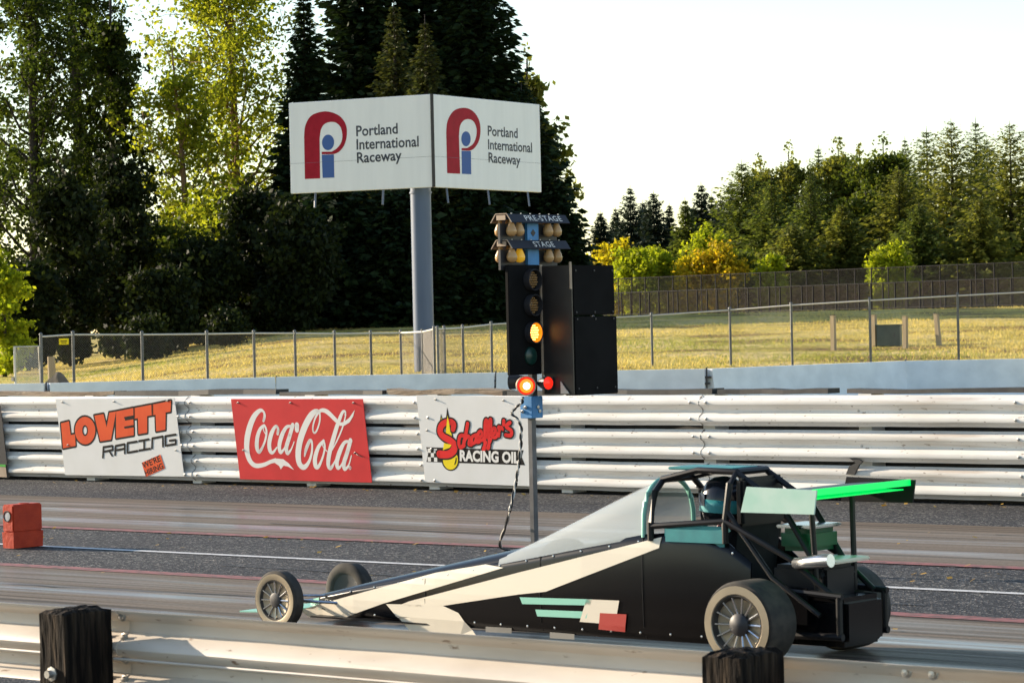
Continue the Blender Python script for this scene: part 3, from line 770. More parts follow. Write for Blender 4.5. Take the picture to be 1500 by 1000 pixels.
    MB().prism([(0, 0), (.09, .0), (.02, .09)], -.003, .003, lambda u, v, d: (.06 + u, .055 + d, zr + v - .01)).build('bracket', 'galv_rail', t)
    MB().prism([(0, 0), (.08, -.0), (.0, .09)], -.003, .003, lambda u, v, d: (.24 + u, .055 + d, zr + v - .06)).build('bracket', 'galv_rail', t)
    # hooded bulb bars: trapezoid roof along y, bulbs hanging under both slopes
    for ztop, word, lit in ((zc(314), 'PRE-STAGE', None), (zc(352), 'STAGE', 1)):
        ya, yb = -.30, .385
        pr = [(-.100, -.062), (-.095, -.066), (-.050, -.006), (.050, -.006), (.095, -.066), (.100, -.062), (.054, 0), (-.054, 0)]
        MB().prism(pr, ya, yb, lambda u, v, d: (u, d, ztop + v)).build('hood', 'hood_navy', t)
        MB().box((0, ya - .004, ztop - .027), (.085, .008, .036)).build('hood_end', 'wood_pale', t)
        e = MB()
        for sx in (-1, 1): e.tube([(sx * .100, ya - .003, ztop - .064), (sx * .053, ya - .003, ztop - .001)], .004, 5)
        e.tube([(-.053, ya - .003, ztop), (.053, ya - .003, ztop)], .004, 5); e.build('hood_trim', 'wood_pale', t)
        MB().box((0, 0, ztop - .145), (.02, yb - ya - .02, .15)).build('back_plate', 'frame_dark', t)
        nb = MB()
        for k in range(6): nb.lathe([(.006, 0), (.006, .006), (.0005, .008)], 'z', (.046, ya + .06 + k * .11, ztop + .001), 6)
        nb.build('rivet', 'bolt', t)
        for sx in (-1, 1):
            for k, y in enumerate((-.255, -.165, .175, .275)):
                prof = [(.012, .0), (.016, -.02), (.020, -.035), (.034, -.065), (.041, -.09), (.037, -.112), (.022, -.127), (.0005, -.132)]
                on = lit is not None and sx == 1 and k == 1
                MB().lathe(prof, 'z', (sx * .055, y, ztop - .035), 16).build('bulb', 'bulb_lit' if on else 'bulb_amber', t, 'all')
        # lettering on the +x slope
        cu_ = bpy.data.curves.new('t', 'FONT'); cu_.body = word; cu_.size = 1; cu_.offset = .004; cu_.space_character = 1.12; cu_.resolution_u = 3
        ob = bpy.data.objects.new('t', cu_); col.objects.link(ob)
        me = bpy.data.meshes.new_from_object(ob.evaluated_get(bpy.context.evaluated_depsgraph_get())); bpy.data.objects.remove(ob)
        xs = [v.co.x for v in me.vertices]; a, b = min(xs), max(xs); wd = .43 if word[0] == 'P' else .24; y_0 = -.125 if word[0] == 'P' else -.03
        sl_ = Vector((.046, 0, -.062)).normalized(); nm = Vector((.062, 0, .046)).normalized()
        for v in me.vertices:
            s_ = -(v.co.y / .69) * .048 + .063; q = Vector((.054, y_0 + (v.co.x - a) / (b - a) * wd, ztop)) + sl_ * s_ + nm * .003; v.co = q
        me.name = 'lettering'; link('lettering', me, 'print_white', t)
    MB().lathe([(.028, 0), (.028, .002), (.0005, .003)], 'x', (.036, .02, zc(341)), 4).build('key_plate', 'frame_dark', t)
    # supply cable, a twisted pair down to the ground
    a = L(765, 582, -.1); g = ground(735, 806) - Vector((B.x, B.y, 0))
    ctrl = [a, L(764, 590, -.12), L(750, 604, -.13), L(762, 620, -.13), L(763, 645, -.13), L(760, 680, -.13), L(754, 715, -.13), L(744, 760, -.13), Vector((g.x, g.y, .02)), Vector((g.x + .3, g.y + .12, .012))]
    path = [Vector(q) for q in catmull([tuple(q) for q in ctrl], 14)]
    c = thing('supply_cable', (B.x, B.y, 0), 'black and white twisted cable hanging from the starting lights to the ground', 'cable')
    for ph_, mt in ((0, 'cable_black'), (math.pi, 'cable_white')):
        pts = [p + Vector((math.cos(i * .55 + ph_), math.sin(i * .55 + ph_), 0)) * .007 for i, p in enumerate(path)]
        MB().tube(pts, .0085 if ph_ == 0 else .006, 6).build('strand', mt, c, True)
start_tree()

def timing_box():
    g = ground(20, 803); t = thing('timing_sensor_box', (g.x - .065, g.y + .16, 0), 'orange plastic timing sensor box standing on the white centre line', 'sensor box')
    b = MB(); b.bbox((0, 0, .255), (.145, .33, .238), .012); b.build('upper_box', 'plastic_orange', t, True)
    b = MB(); vs = [(sx * w_, sy * d_, z) for z, w_, d_ in ((0, .070, .163), (.137, .0745, .167)) for sx, sy in ((-1, -1), (1, -1), (1, 1), (-1, 1))]
    b.add(vs, [(0, 1, 2, 3), (4, 5, 6, 7)] + [(i, (i + 1) % 4, 4 + (i + 1) % 4, 4 + i) for i in range(4)]); b.build('base_box', 'plastic_orange', t)
    MB().lathe([(.048, .0), (.048, -.006), (.040, -.006), (.038, .01)], 'y', (-.005, -.165, .275), 24).build('lens_rim', 'rubber_black', t, True)
    MB().lathe([(.038, -.002), (.0005, -.003)], 'y', (.002, -.165, .272), 20).build('lens', 'lens_grey', t, True)
    MB().lathe([(.045, 0), (.045, .008), (.0005, .009)], 'z', (0, .02, .372), 20).build('cap', 'plastic_orange', t, True)
timing_box()

# ------------------------------------------------------------------ dragster (nose towards -x) and driver
DX, DY = -8.62, 12.72
def dragster():
    t = thing('dragster', (DX, DY, 0), 'black and cream rear engined dragster with green rear wing in the near lane', 'dragster')
    # side outline of the body: x, top z, bottom z, half width
    S = [(-3.50, .175, .10, .07), (-3.2, .235, .085, .11), (-2.5, .36, .075, .16), (-1.85, .475, .07, .205), (-1.3, .575, .07, .24), (-.78, .665, .07, .26), (-.35, .665, .07, .26), (-.15, .52, .08, .24)]
    def prof(x): return tuple(float(np.interp(x, [s[0] for s in S], [s[k] for s in S])) for k in (1, 2, 3))
    xs = list(np.linspace(-3.5, -.15, 25))
    for sgn, nm in ((-1, 'side_panel'), (1, 'side_panel')):
        vs = []; fs = []
        for x in xs:
            zt, zb, hw = prof(x)
            for k, (fz, fw) in enumerate(((0, .86), (.08, .97), (.5, 1.0), (.9, .97), (1, .93))): vs.append((x, sgn * hw * fw, zb + (zt - zb) * fz))
            for k, (fz, fw) in enumerate(((0, .86), (.08, .97), (.5, 1.0), (.9, .97), (1, .93))): vs.append((x, sgn * (hw * fw - .008), zb + (zt - zb) * fz))
        for i in range(len(xs) - 1):
            for j in range(4):
                fs.append((i * 10 + j, i * 10 + j + 1, i * 10 + 11 + j, i * 10 + 10 + j)); fs.append((i * 10 + 5 + j, i * 10 + 15 + j, i * 10 + 16 + j, i * 10 + 6 + j))
            fs.append((i * 10 + 4, i * 10 + 9, i * 10 + 19, i * 10 + 14))
        MB().add(vs, fs).build(nm, 'car_black', t, 'all')
    # hood over the legs, rounded, ends at the cockpit
    vs = []; fs = []; n = 9; hx = list(np.linspace(-3.52, -1.62, 16))
    for x in hx:
        zt, zb, hw = prof(x); cr_ = .02 + .055 * (x + 3.52) / 1.9
        for k in range(n):
            a = math.pi * k / (n - 1); vs.append((x, -math.cos(a) * hw * .93, zt + math.sin(a) * cr_))
    for i in range(len(hx) - 1):
        for k in range(n - 1): fs.append((i * n + k, i * n + k + 1, (i + 1) * n + k + 1, (i + 1) * n + k))
    MB().add(vs, fs).build('hood', 'car_black', t, 'all')
    nose = MB(); zt, zb, hw = prof(-3.5)
    nose.add([(-3.5, -hw, zb), (-3.5, hw, zb), (-3.5, hw, zt), (-3.5, -hw, zt), (-3.60, -hw * .6, zb + .02), (-3.6, hw * .6, zb + .02), (-3.6, hw * .6, zt - .02), (-3.6, -hw * .6, zt - .02)], [(4, 5, 6, 7), (0, 1, 5, 4), (1, 2, 6, 5), (2, 3, 7, 6), (3, 0, 4, 7)])
    nose.build('nose', 'car_mint', t)
    MB().prism([(-.16, 0), (.16, .012), (.16, .018), (-.16, .008)], -.30, .30, lambda u, v, d: (-3.80 + u, d, .085 + v)).build('front_wing', 'car_mint', t)
    MB().box((-1.8, 0, .065), (3.4, .30, .01)).build('floor_pan', 'car_frame', t)
    # cream stripes: strips laid 4 mm proud of the near side panel, from photo outlines
    def decal(name, poly, mt, off=.004, sub=.10):
        """poly in photo pixels; cut on a grid and laid on the near side"""
        pts = []
        for px, py in poly:
            Y = DY - .22
            for _ in range(6):
                q = at_y(px, py, Y); zt, zb, hw = prof(q.x - DX); f = (q.z - zb) / max(zt - zb, .01)
                Y = DY - hw * float(np.interp(f, [0, .08, .5, .9, 1], [.86, .97, 1, .97, .93]))
            pts.append(Vector((q.x - DX, q.z, 0)))
        bm = bmesh.new(); vv = [bm.verts.new(p) for p in pts]; bm.faces.new(vv)
        lo = min(p.x for p in pts); hi = max(p.x for p in pts)
        x = lo + sub
        while x < hi:
            bmesh.ops.bisect_plane(bm, geom=bm.verts[:] + bm.edges[:] + bm.faces[:], plane_co=(x, 0, 0), plane_no=(1, 0, 0)); x += sub
        for z in np.arange(.1, .7, .04): bmesh.ops.bisect_plane(bm, geom=bm.verts[:] + bm.edges[:] + bm.faces[:], plane_co=(0, z, 0), plane_no=(0, 1, 0))
        bmesh.ops.triangulate(bm, faces=bm.faces[:])
        for v in bm.verts:
            x, z = v.co.x, v.co.y; zt, zb, hw = prof(x); f = (z - zb) / max(zt - zb, .01)
            yy = -hw * float(np.interp(f, [0, .08, .5, .9, 1], [.86, .97, 1, .97, .93])) - off; v.co = Vector((x, yy, z))
        bm.verts.index_update()
        b = MB().add([v.co.copy() for v in bm.verts], [[v.index for v in f.verts] for f in bm.faces]); bm.free()
        return b.build(name, mt, t)
    decal('stripe', [(970, 786), (966, 802), (800, 866), (760, 870), (640, 888), (580, 888), (600, 880), (760, 838)], 'car_cream')
    decal('stripe', [(440, 893), (470, 884), (640, 838), (712, 826), (738, 831), (560, 884), (500, 906), (455, 904)], 'car_cream')
    decal('stripe', [(566, 884), (648, 886), (672, 897), (698, 930), (604, 927)], 'car_cream')
    decal('lettering', [(762, 874), (868, 877), (866, 886), (766, 884)], 'car_mint', .006)
    decal('lettering', [(785, 892), (862, 895), (860, 905), (788, 902)], 'car_mint', .006)
    decal('number_plate', [(860, 877), (908, 879), (902, 914), (850, 910)], 'car_cream', .006)
    decal('sticker', [(880, 897), (919, 899), (917, 925), (878, 921)], 'car_red', .008)
    decal('vent', [(712, 917), (750, 919), (750, 927), (712, 925)], 'car_grey', .004)
    decal('vent', [(806, 925), (842, 928), (842, 936), (806, 934)], 'car_grey', .004)
    # panel seams and fasteners on the near side
    def side_pt(x, f, off=.004):
        zt, zb, hw = prof(x); return (x, -hw * float(np.interp(f, [0, .08, .5, .9, 1], [.86, .97, 1, .97, .93])) - off, zb + (zt - zb) * f)
    for x in (-2.55, -1.62, -.86): MB().tube([side_pt(x, f, .001) for f in np.linspace(.02, .98, 9)], .0035, 5).build('panel_seam', 'car_frame', t, True)
    for x in np.arange(-3.2, -.25, .21):
        for f in (.94, .07):
            q = side_pt(x, f, .0); MB().lathe([(.007, 0), (.007, -.003), (.003, -.004), (.0005, -.004)], 'y', q, 8).build('fastener', 'chrome', t, True)
    MB().tube([(-.36, -.08, .74), (-.44, -.10, .70), (-.52, -.09, .58)], .016, 6).build('harness_belt', 'car_red', t, True)
    # windscreen canopy: bowed sheet from the hood up to the roll cage
    vs = []; fs = []; n = 11; ws = [(-1.95, .50, .19, .02), (-1.7, .60, .21, .05), (-1.4, .73, .225, .09), (-1.1, .86, .235, .10), (-.86, .955, .235, .08)]
    P5 = catmull(ws, 4)
    for x, z, hw, cv in P5:
        zlow = prof(x)[0] - .015
        for k in range(n):
            a = math.pi * k / (n - 1); c, s_ = -math.cos(a), math.sin(a) ** .6
            vs.append((x, c * hw, zlow + (z - zlow) * s_))
    for i in range(len(P5) - 1):
        for k in range(n - 1): fs.append((i * n + k, i * n + k + 1, (i + 1) * n + k + 1, (i + 1) * n + k))
    MB().add(vs, fs).build('windscreen', 'windscreen', t, 'all')
    x, z, hw, cv = P5[-1]; zl = prof(x)[0] - .015
    MB().tube([(x, -math.cos(math.pi * k / 14) * hw, zl + (z - zl) * max(math.sin(math.pi * k / 14), 0) ** .6) for k in range(15)], .014, 8).build('windscreen_trim', 'car_mint', t, True)
    x, z, hw, cv = P5[12]
    # roll cage
    cage = []
    for xx, zt_ in ((-.80, .95), (-.30, 1.0)):
        hw = .25
        cage.append(([(xx, -hw, .62), (xx, -hw, .72), (xx + .01, -hw * .85, zt_ - .06), (xx + .01, -hw * .55, zt_), (xx + .01, hw * .55, zt_), (xx + .01, hw * .85, zt_ - .06), (xx, hw, .72), (xx, hw, .62)], .019))
    for y in (-.14, .14): cage.append(([(-.80, y, .95), (-.55, y, 1.005), (-.30, y, 1.0), (.0, y, .82), (.25, y, .45)], .018))
    for y in (-.25, .25):
        cage.append(([(-.80, y, .70), (-.30, y, .74), (.1, y * .9, .55), (.35, y * .8, .36)], .017))
        cage.append(([(-.30, y * .95, .80), (.0, y, .45), (.3, y, .26)], .015))
    for p, r in cage: MB().tube(p, r, 8).build('roll_cage_tube', 'car_frame', t, True)
    MB().bbox((-.24, 0, .84), (.05, .40, .26), .015).build('head_padding', 'car_frame', t)
    MB().bbox((-.55, 0, 1.012), (.44, .25, .016), .006).build('cage_roof', 'car_teal', t)
    sp = MB(); sp.bbox((-.50, -.24, .655), (.42, .05, .11), .02); sp.build('cockpit_padding', 'car_teal', t, True)
    sp = MB(); sp.bbox((-.50, .24, .655), (.42, .05, .11), .02); sp.build('cockpit_padding', 'car_teal', t, True)
    # seat
    MB().add([(-.32, -.2, .15), (-.32, .2, .15), (-.24, .2, .78), (-.24, -.2, .78), (-.8, -.2, .12), (-.8, .2, .12)], [(0, 1, 2, 3), (0, 1, 5, 4)]).build('seat', 'suit', t)
    # rear frame rails, axle, engine
    for y in (-.22, .22):
        MB().tube([(-.2, y, .14), (.42, y, .15)], .02, 8).build('frame_rail', 'car_frame', t, True)
        MB().tube([(-.2, y, .40), (.42, y, .36)], .018, 8).build('frame_rail', 'car_frame', t, True)
        MB().tube([(.40, y, .15), (.40, y, .36)], .018, 8).build('frame_rail', 'car_frame', t, True)
    MB().tube([(0, -.52, .228), (0, .52, .228)], .022, 10).build('axle', 'chrome', t, True)
    MB().bbox((.12, 0, .22), (.60, .38, .26), .03).build('rear_shade_fill', 'car_black', t, True)  # added black box, fills in the shade between the rear wheels
    MB().bbox((.10, 0, .42), (.34, .30, .18), .02).build('engine_block', 'car_frame', t, True)
    MB().bbox((.06, .02, .64), (.22, .26, .12), .025).build('engine_cover', 'engine_green', t, True)
    MB().bbox((.06, .02, .712), (.24, .28, .018), .006).build('engine_lid', 'chrome', t)
    ex = MB(); ex.tube([(.10, -.12, .50), (.16, -.25, .53), (.28, -.31, .545), (.42, -.32, .56)], [.028, .03, .034, .036], 12); ex.build('exhaust_pipe', 'chrome', t, True)
    MB().bbox((.20, .0, .535), (.30, .34, .022), .008).build('engine_tray', 'car_cream', t)
    MB().lathe([(.07, -.02), (.10, -.02), (.10, .02), (.07, .02)], 'y', (-.12, -.20, .33), 24).build('clutch_cover', 'chrome', t, True)
    MB().bbox((-.02, -.225, .30), (.46, .012, .20), .005).build('chain_guard', 'car_black', t)
    for k in range(6): MB().tube([(-.24 + k * .035, -.236, .36), (-.20 + k * .035, -.236, .25)], .007, 6).build('coil', 'chrome', t, True)
    # wing
    wz = .895
    def foil(u, v, d): return (.21 + u, d, wz + v)
    MB().prism([(-.20, .0), (-.12, .022), (.0, .028), (.14, .020), (.20, .036), (.20, .030), (.10, -.004), (-.1, -.008)], -.47, .47, foil).build('wing', 'car_frame', t, True)
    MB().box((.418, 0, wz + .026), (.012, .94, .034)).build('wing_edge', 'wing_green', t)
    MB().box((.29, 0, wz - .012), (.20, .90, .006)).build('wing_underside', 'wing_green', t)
    for y, mt in ((-.478, 'car_plate'), (.478, 'car_frame')):
        MB().prism([(-.24, -.085), (.22, -.085), (.24, .04), (-.20, .05)], y - .005, y + .005, foil).build('wing_end_plate', mt, t)
    for y in (-.2, .2): MB().tube([(.22, y, wz), (.24, y * .9, .36)], .016, 8).build('wing_strut', 'car_frame', t, True)
    # wheels: tyre, disc, hub
    def wheel(x, y, r, wd, disc, nsp, name='wheel'):
        o = -1 if y < 0 else 1; h = wd / 2
        tp = [(r * .60, -h * .8), (r * .66, -h * .98), (r * .82, -h), (r * .95, -h * .9), (r, -h * .72), (r * 1.0, h * .72), (r * .95, h * .9), (r * .82, h), (r * .66, h * .98), (r * .60, h * .8)]
        ty = MB().lathe(tp, 'y', (x, y, r), 36).build(name, 'tyre', t, True)
        def sub(b, nm, mt):
            q = b.build(nm, mt, ty, True); return q
        f = o * h
        sub(MB().lathe([(r * .90, f * 1.004), (r * .90, f * 1.012), (r * .72, f * 1.022), (r * .70, f * .99)], 'y', (x, y, r), 36), 'dusty_sidewall', 'wheel_disc')
        sub(MB().lathe([(r * .69, f * .97), (r * .66, f * .90), (r * .58, f * .72), (r * .3, f * .66), (r * .24, f * .66)], 'y', (x, y, r), 36), 'rim', 'wheel_disc')
        sp_ = MB()
        for k in range(nsp):
            a = 2 * math.pi * k / nsp; c, s_ = math.cos(a), math.sin(a)
            sp_.tube([(x + c * r * .2, y + f * .75, r + s_ * r * .2), (x + c * r * .64, y + f * .9, r + s_ * r * .64)], r * .028, 5)
        sub(sp_, 'spokes', 'chrome')
        sub(MB().lathe([(r * .26, f * .6), (r * .26, f * .86), (r * .18, f * .98), (.0005, f * 1.0)], 'y', (x, y, r), 20), 'hub', 'frame_dark')
        sub(MB().lathe([(r * .62, -f * .8), (r * .3, -f * .5), (.0005, -f * .5)], 'y', (x, y, r), 30), 'inner_rim', 'frame_dark')
    for y in (-.46, .46): wheel(0, y, .228, .25, True, 14)
    for y in (-.315, .315): wheel(-3.60, y, .178, .085, False, 12)
    MB().tube([(-3.60, -.30, .178), (-3.58, -.1, .15), (-3.58, .1, .15), (-3.60, .30, .178)], .013, 8).build('front_axle', 'chrome', t, True)
    for y in (-.2, .2): MB().tube([(-3.58, y, .165), (-3.30, y * .4, .15)], .010, 6).build('radius_rod', 'chrome', t, True)
    for y in (-.24, .24): MB().tube([(-3.56, y, .20), (-3.45, y * .3, .19)], .008, 6).build('steering_link', 'chrome', t, True)
dragster()
def driver():
    t = thing('person', (DX - .60, DY, .13), 'driver in dark helmet and black suit seated under the roll cage of the dragster', 'person')
    J = {'pelvis': (.12, 0, .10, .12), 'waist': (.16, 0, .26, .12), 'chest': (.19, 0, .42, .14), 'neck': (.17, 0, .54, .055), 'head': (.13, 0, .62, .07)}
    E_ = [('pelvis', 'waist'), ('waist', 'chest'), ('chest', 'neck'), ('neck', 'head')]
    for s, k in ((-1, 'l'), (1, 'r')):
        J.update({k + 'sh': (.16, s * .15, .47, .06), k + 'el': (-.06, s * .17, .33, .045), k + 'wr': (-.28, s * .08, .36, .034), k + 'ha': (-.34, s * .06, .37, .04),
                  k + 'hip': (.08, s * .08, .09, .085), k + 'kn': (-.36, s * .09, .22, .06), k + 'an': (-.78, s * .08, .06, .042), k + 'toe': (-.86, s * .08, .12, .035)})
        E_ += [('chest', k + 'sh'), (k + 'sh', k + 'el'), (k + 'el', k + 'wr'), (k + 'wr', k + 'ha'), ('pelvis', k + 'hip'), (k + 'hip', k + 'kn'), (k + 'kn', k + 'an'), (k + 'an', k + 'toe')]
    ks = list(J); me = bpy.data.meshes.new('body'); me.from_pydata([J[k][:3] for k in ks], [(ks.index(a), ks.index(b)) for a, b in E_], [])
    o = link('body', me, None, t); md = o.modifiers.new('skin', 'SKIN'); 
    for i, k in enumerate(ks): me.skin_vertices[0].data[i].radius = (J[k][3], J[k][3]); me.skin_vertices[0].data[i].use_root = (i == 0)
    o.modifiers.new('sub', 'SUBSURF').levels = 2; o.modifiers['sub'].render_levels = 2
    me.materials.append(MATS['suit'])
    hb = MB(); M = Matrix.Rotation(R(4), 3, 'Y')
    hb.lathe([(.07, -.13), (.105, -.11), (.128, -.05), (.135, .0), (.128, .05), (.10, .10), (.06, .128), (.0005, .138)], 'z', (.12, 0, .70), 24, M)
    h = hb.build('helmet', 'helmet', t, 'all')
    MB().lathe([(.1362, -.035), (.1372, .0), (.1362, .035), (.1335, .03)], 'z', (.12, 0, .68), 24, M).build('helmet_band', 'car_teal', h, 'all')
    v = MB(); vs = []; fs = []
    for i in range(9):
        a = R(-75 + 150 * i / 8)
        for z in (-.035, .035): vs.append((.12 - math.cos(a) * .139, math.sin(a) * .139, .715 + z))
    for i in range(8): fs.append((2 * i, 2 * i + 1, 2 * i + 3, 2 * i + 2))
    v.add(vs, fs).build('visor', 'visor', h, 'all')
    gl = MB()
    for s in (-1, 1):
        for k in range(4): gl.tube([(-.33, s * .06 - .02 + k * .013, .37), (-.38, s * .06 - .02 + k * .013, .375), (-.40, s * .06 - .02 + k * .013, .35)], .008, 6)
        gl.tube([(-.32, s * .06 - s * .03, .365), (-.36, s * .06 - s * .045, .385)], .009, 6)
    gl.build('gloves', 'suit', t, True)
driver()

# ------------------------------------------------------------------ concrete wall sections
WN = [(-260, 566), (70, 561), (404, 552), (727, 545.5), (1036, 540), (1323, 528.5), (1610, 523.5), (1900, 521)]
def walls():
    P = [ground(px, py, .9) for px, py in WN]
    names = ['white concrete wall section cut off by the left picture edge', 'low white concrete wall section left of the one behind the red sign', 'white concrete wall section below the billboard pole',
             'white concrete wall section behind the starting light tree', 'white concrete wall section sloping up right of the starting light tree', 'white concrete wall section at the right picture edge', 'white concrete wall section beyond the right picture edge']
    names[1] = 'white concrete wall section behind the orange lettered and red signs'
    for i in range(len(P) - 1):
        a, b = P[i].copy(), P[i + 1].copy(); a.z = b.z = 0
        d = (b - a); L = d.length; ang = math.atan2(d.y, d.x)
        t = thing('concrete_wall', a, names[i], 'wall', 'concrete wall sections', Matrix.Rotation(ang, 3, 'Z'))
        zz = 0
        pr = [(-.30, 0), (-.30, .08), (-.17, .30), (-.10, .9), (.10, .9), (.17, .30), (.30, .08), (.30, 0)]
        MB().prism(pr, .03, L - .03, lambda u, v, d_: (d_, u, v)).build('section', 'concrete_white', t)
        j = MB(); j.box((L, -.03, .62), (.10, .14, .035)); j.box((L, -.03, .74), (.16, .10, .04)); j.tube([(L, -.06, .25), (L, -.06, .93)], .016, 8); j.build('joint_pin', 'frame_dark', t)
walls()

# ------------------------------------------------------------------ fences
def chain_panel(a, b, h0, h1, s=.06, wr=.0019):
    """diagonal wires between posts a and b (ground points), heights h0, h1"""
    L = (b - a).length; d = (b - a) / L; h = min(h0, h1); vs = []; fs = []
    def P(u, v): q = a + d * u; q = q.copy(); q.z = (a.z * (1 - u / L) + b.z * (u / L)) + v / h * (h0 * (1 - u / L) + h1 * (u / L)); return q
    nrm = Vector((-d.y, d.x, 0)).normalized()
    for fam in (1, -1):
        c = -h
        while c < L:
            u0, u1 = max(c, 0), min(c + h, L)
            if u1 > u0:
                v0, v1 = u0 - c, u1 - c
                if fam < 0: v0, v1 = h - v0, h - v1
                p, q = P(u0, v0), P(u1, v1); e = (q - p).normalized(); sd = e.cross(nrm).normalized() * wr
                k = len(vs); vs += [p + sd, p - sd * .5 + nrm * wr, p - sd * .5 - nrm * wr, q + sd, q - sd * .5 + nrm * wr, q - sd * .5 - nrm * wr]
                fs += [(k, k + 1, k + 4, k + 3), (k + 1, k + 2, k + 5, k + 4), (k + 2, k, k + 3, k + 5)]
            c += s
    return MB().add(vs, fs)
def fence_run(name, label, nodes, pr=.035, mesh_mt='wire', post_mt='galv_post', rail_mt='galv_rail', s=.06, wr=.0019):
    """nodes: (px, y_top, depth)"""
    base = [on_terrain(px, Z) for px, py, Z in nodes]
    tops = [at_depth(px, py, Z).z for px, py, Z in nodes]
    o0 = base[0]; t = thing(name, o0, label, 'fence')
    for g, zt in zip(base, tops):
        l_ = g - o0
        MB().tube([(l_.x, l_.y, -.1), (l_.x, l_.y, zt - o0.z + .04)], pr, 8).build('post', post_mt, t, True)
        MB().lathe([(pr * 1.2, 0), (pr * 1.1, .03), (.0005, .06)], 'z', (l_.x, l_.y, zt - o0.z + .04), 8).build('post_cap', post_mt, t, True)
    for (a, za), (b, zb) in zip(zip(base, tops), zip(base[1:], tops[1:])):
        la, lb = a - o0, b - o0
        MB().tube([(la.x, la.y, za - o0.z), (lb.x, lb.y, zb - o0.z)], .022, 6).build('top_rail', rail_mt, t, True)
        chain_panel(la, lb, za - a.z - .02, zb - b.z - .02, s, wr).build('wire_mesh', mesh_mt, t)['kind'] = 'stuff'
    return t
fence_run('chain_link_fence', 'grey chain link fence below the trees on the left, curving towards the billboard pole', [(60, 493, 64), (107, 490, 65), (208, 490, 66), (303, 489, 68), (372, 488, 70), (432, 488, 72), (490, 488.5, 74), (543, 488, 76), (587, 487.5, 77), (619, 486, 75), (636, 482, 72)])
fence_run('chain_link_fence', 'grey chain link fence running right from the billboard pole across the dry grass', [(641, 482, 71), (651, 481.5, 72.5), (678, 480, 74), (720, 475, 76), (795, 470.5, 77), (870, 466.5, 78), (955, 462, 78), (1070, 454, 78), (1160, 447, 77), (1275, 440, 76), (1404, 433, 75), (1540, 426, 74), (1700, 418, 73)])
def gate():
    nodes = [(21, 508, 63), (57, 507, 63.6)]
    g0, g1 = on_terrain(21, 63), on_terrain(57, 63.6); t = thing('fence_gate', g0, 'small chain link gate at the left end of the fence', 'gate')
    b = g1 - g0; zt = at_depth(21, 508, 63).z - g0.z
    MB().tube([(0, 0, .08), (0, 0, zt), (b.x, b.y, zt), (b.x, b.y, .08), (0, 0, .08)], .03, 8).build('gate_frame', 'galv_rail', t, True)
    chain_panel(Vector((0, 0, .08)), Vector((b.x, b.y, .08)), zt - .1, zt - .1, .05, .0035).build('wire_mesh', 'galv_rail', t)['kind'] = 'stuff'
    MB().box((-.03, -.03, zt * .55), (.08, .05, .09)).build('latch', 'galv_post', t)
gate()
q = at_depth(94, 500, 64.6)
ys = thing('warning_sign', q, 'small yellow sign fixed high on the left chain link fence', 'sign', None, Matrix.Rotation(math.atan2(-FX, FY), 3, 'Z'))
MB().bbox((0, -.05, 0), (.22, .008, .14), .003).build('panel', 'print_yellow', ys)
MB().box((0, -.056, .01), (.15, .002, .02)).build('lettering', 'print_black', ys); MB().box((0, -.056, -.03), (.12, .002, .015)).build('lettering', 'print_black', ys)
def back_fence(name, label, p0, p1, step, h, pr, mesh, ext):
    a, b = on_terrain(*p0), on_terrain(*p1); d = (b - a); L = d.length; d.normalize()
    t = thing(name, a, label, 'fence'); n = int((L + ext) / step); me = None; prev = None
    for i in range(n + 1):
        g = a + d * (i * step); g.z = terrain(g.x, g.y); l_ = g - a
        if me is None: me = MB().tube([(0, 0, -.1), (0, 0, h)], pr, 6).build('post', 'dark_fence', t, True).data
        else: link('post', me, None, t, False, l_)
        if prev is not None:
            for zz in ((h - .03, .08) if mesh else (h - .05,)): MB().tube([prev + Vector((0, 0, zz)), l_ + Vector((0, 0, zz))], .03, 5).build('rail', 'dark_fence', t)
            if mesh:
                chain_panel(prev + Vector((0, 0, .05)), l_ + Vector((0, 0, .05)), h - .1, h - .1, .11, .006).build('wire_mesh', 'windscreen_mesh', t)['kind'] = 'stuff'
            else: chain_panel(prev + Vector((0, 0, .05)), l_ + Vector((0, 0, .05)), h - .1, h - .1, .2, .008).build('wire_mesh', 'dark_fence_mesh', t)['kind'] = 'stuff'
        prev = l_
back_fence('dark_fence', 'low dark fence with closely set posts along the crest of the grass', (860, 192), (1500, 152), 1.15, 1.55, .05, True, 12)
back_fence('tall_dark_fence', 'taller dark fence with thin posts in front of the far treeline', (850, 206), (1500, 170), 1.55, 2.7, .045, False, 14)

# things on the grass
def on_px(px, py):
    Z = 64.0
    while Z < 250:
        g = on_terrain(px, Z)
        d = g - CAM; w_ = d.dot(cf); yy = 500 - d.dot(cu) / w_ * F
        if yy <= py: return g, Z
        Z += .5
    return on_terrain(px, 90), 90
for i, (px, pt, pb, lean, lab) in enumerate(((1221, 463, 512, 0, 'pale wooden stake standing alone left of the green utility box'), (1281, 462, 506, 0, 'pale wooden stake close behind the left side of the green utility box'), (1326, 464, 509, .02, 'pale wooden stake at the right side of the green utility box'), (1376, 461, 505, -.10, 'leaning pale wooden stake rightmost on the grass'))):
    g, Z = on_px(px, pb); h = (pb - pt) * Z / F
    t = thing('wooden_stake', g, lab, 'stake', 'wooden stakes round the utility box')
    b = MB(); wd = .065
    b.add([(sx * wd + (lean * h if z > .1 else 0), sy * wd, z) for z in (-.1, h) for sx, sy in ((-1, -1), (1, -1), (1, 1), (-1, 1))], [(0, 1, 2, 3), (4, 5, 6, 7)] + [(k, (k + 1) % 4, 4 + (k + 1) % 4, 4 + k) for k in range(4)])
    b.build('stake', 'wood_stake', t)
    MB().box((lean * h, 0, h + .012), (.15, .15, .02)).build('cap', 'wood_stake', t)
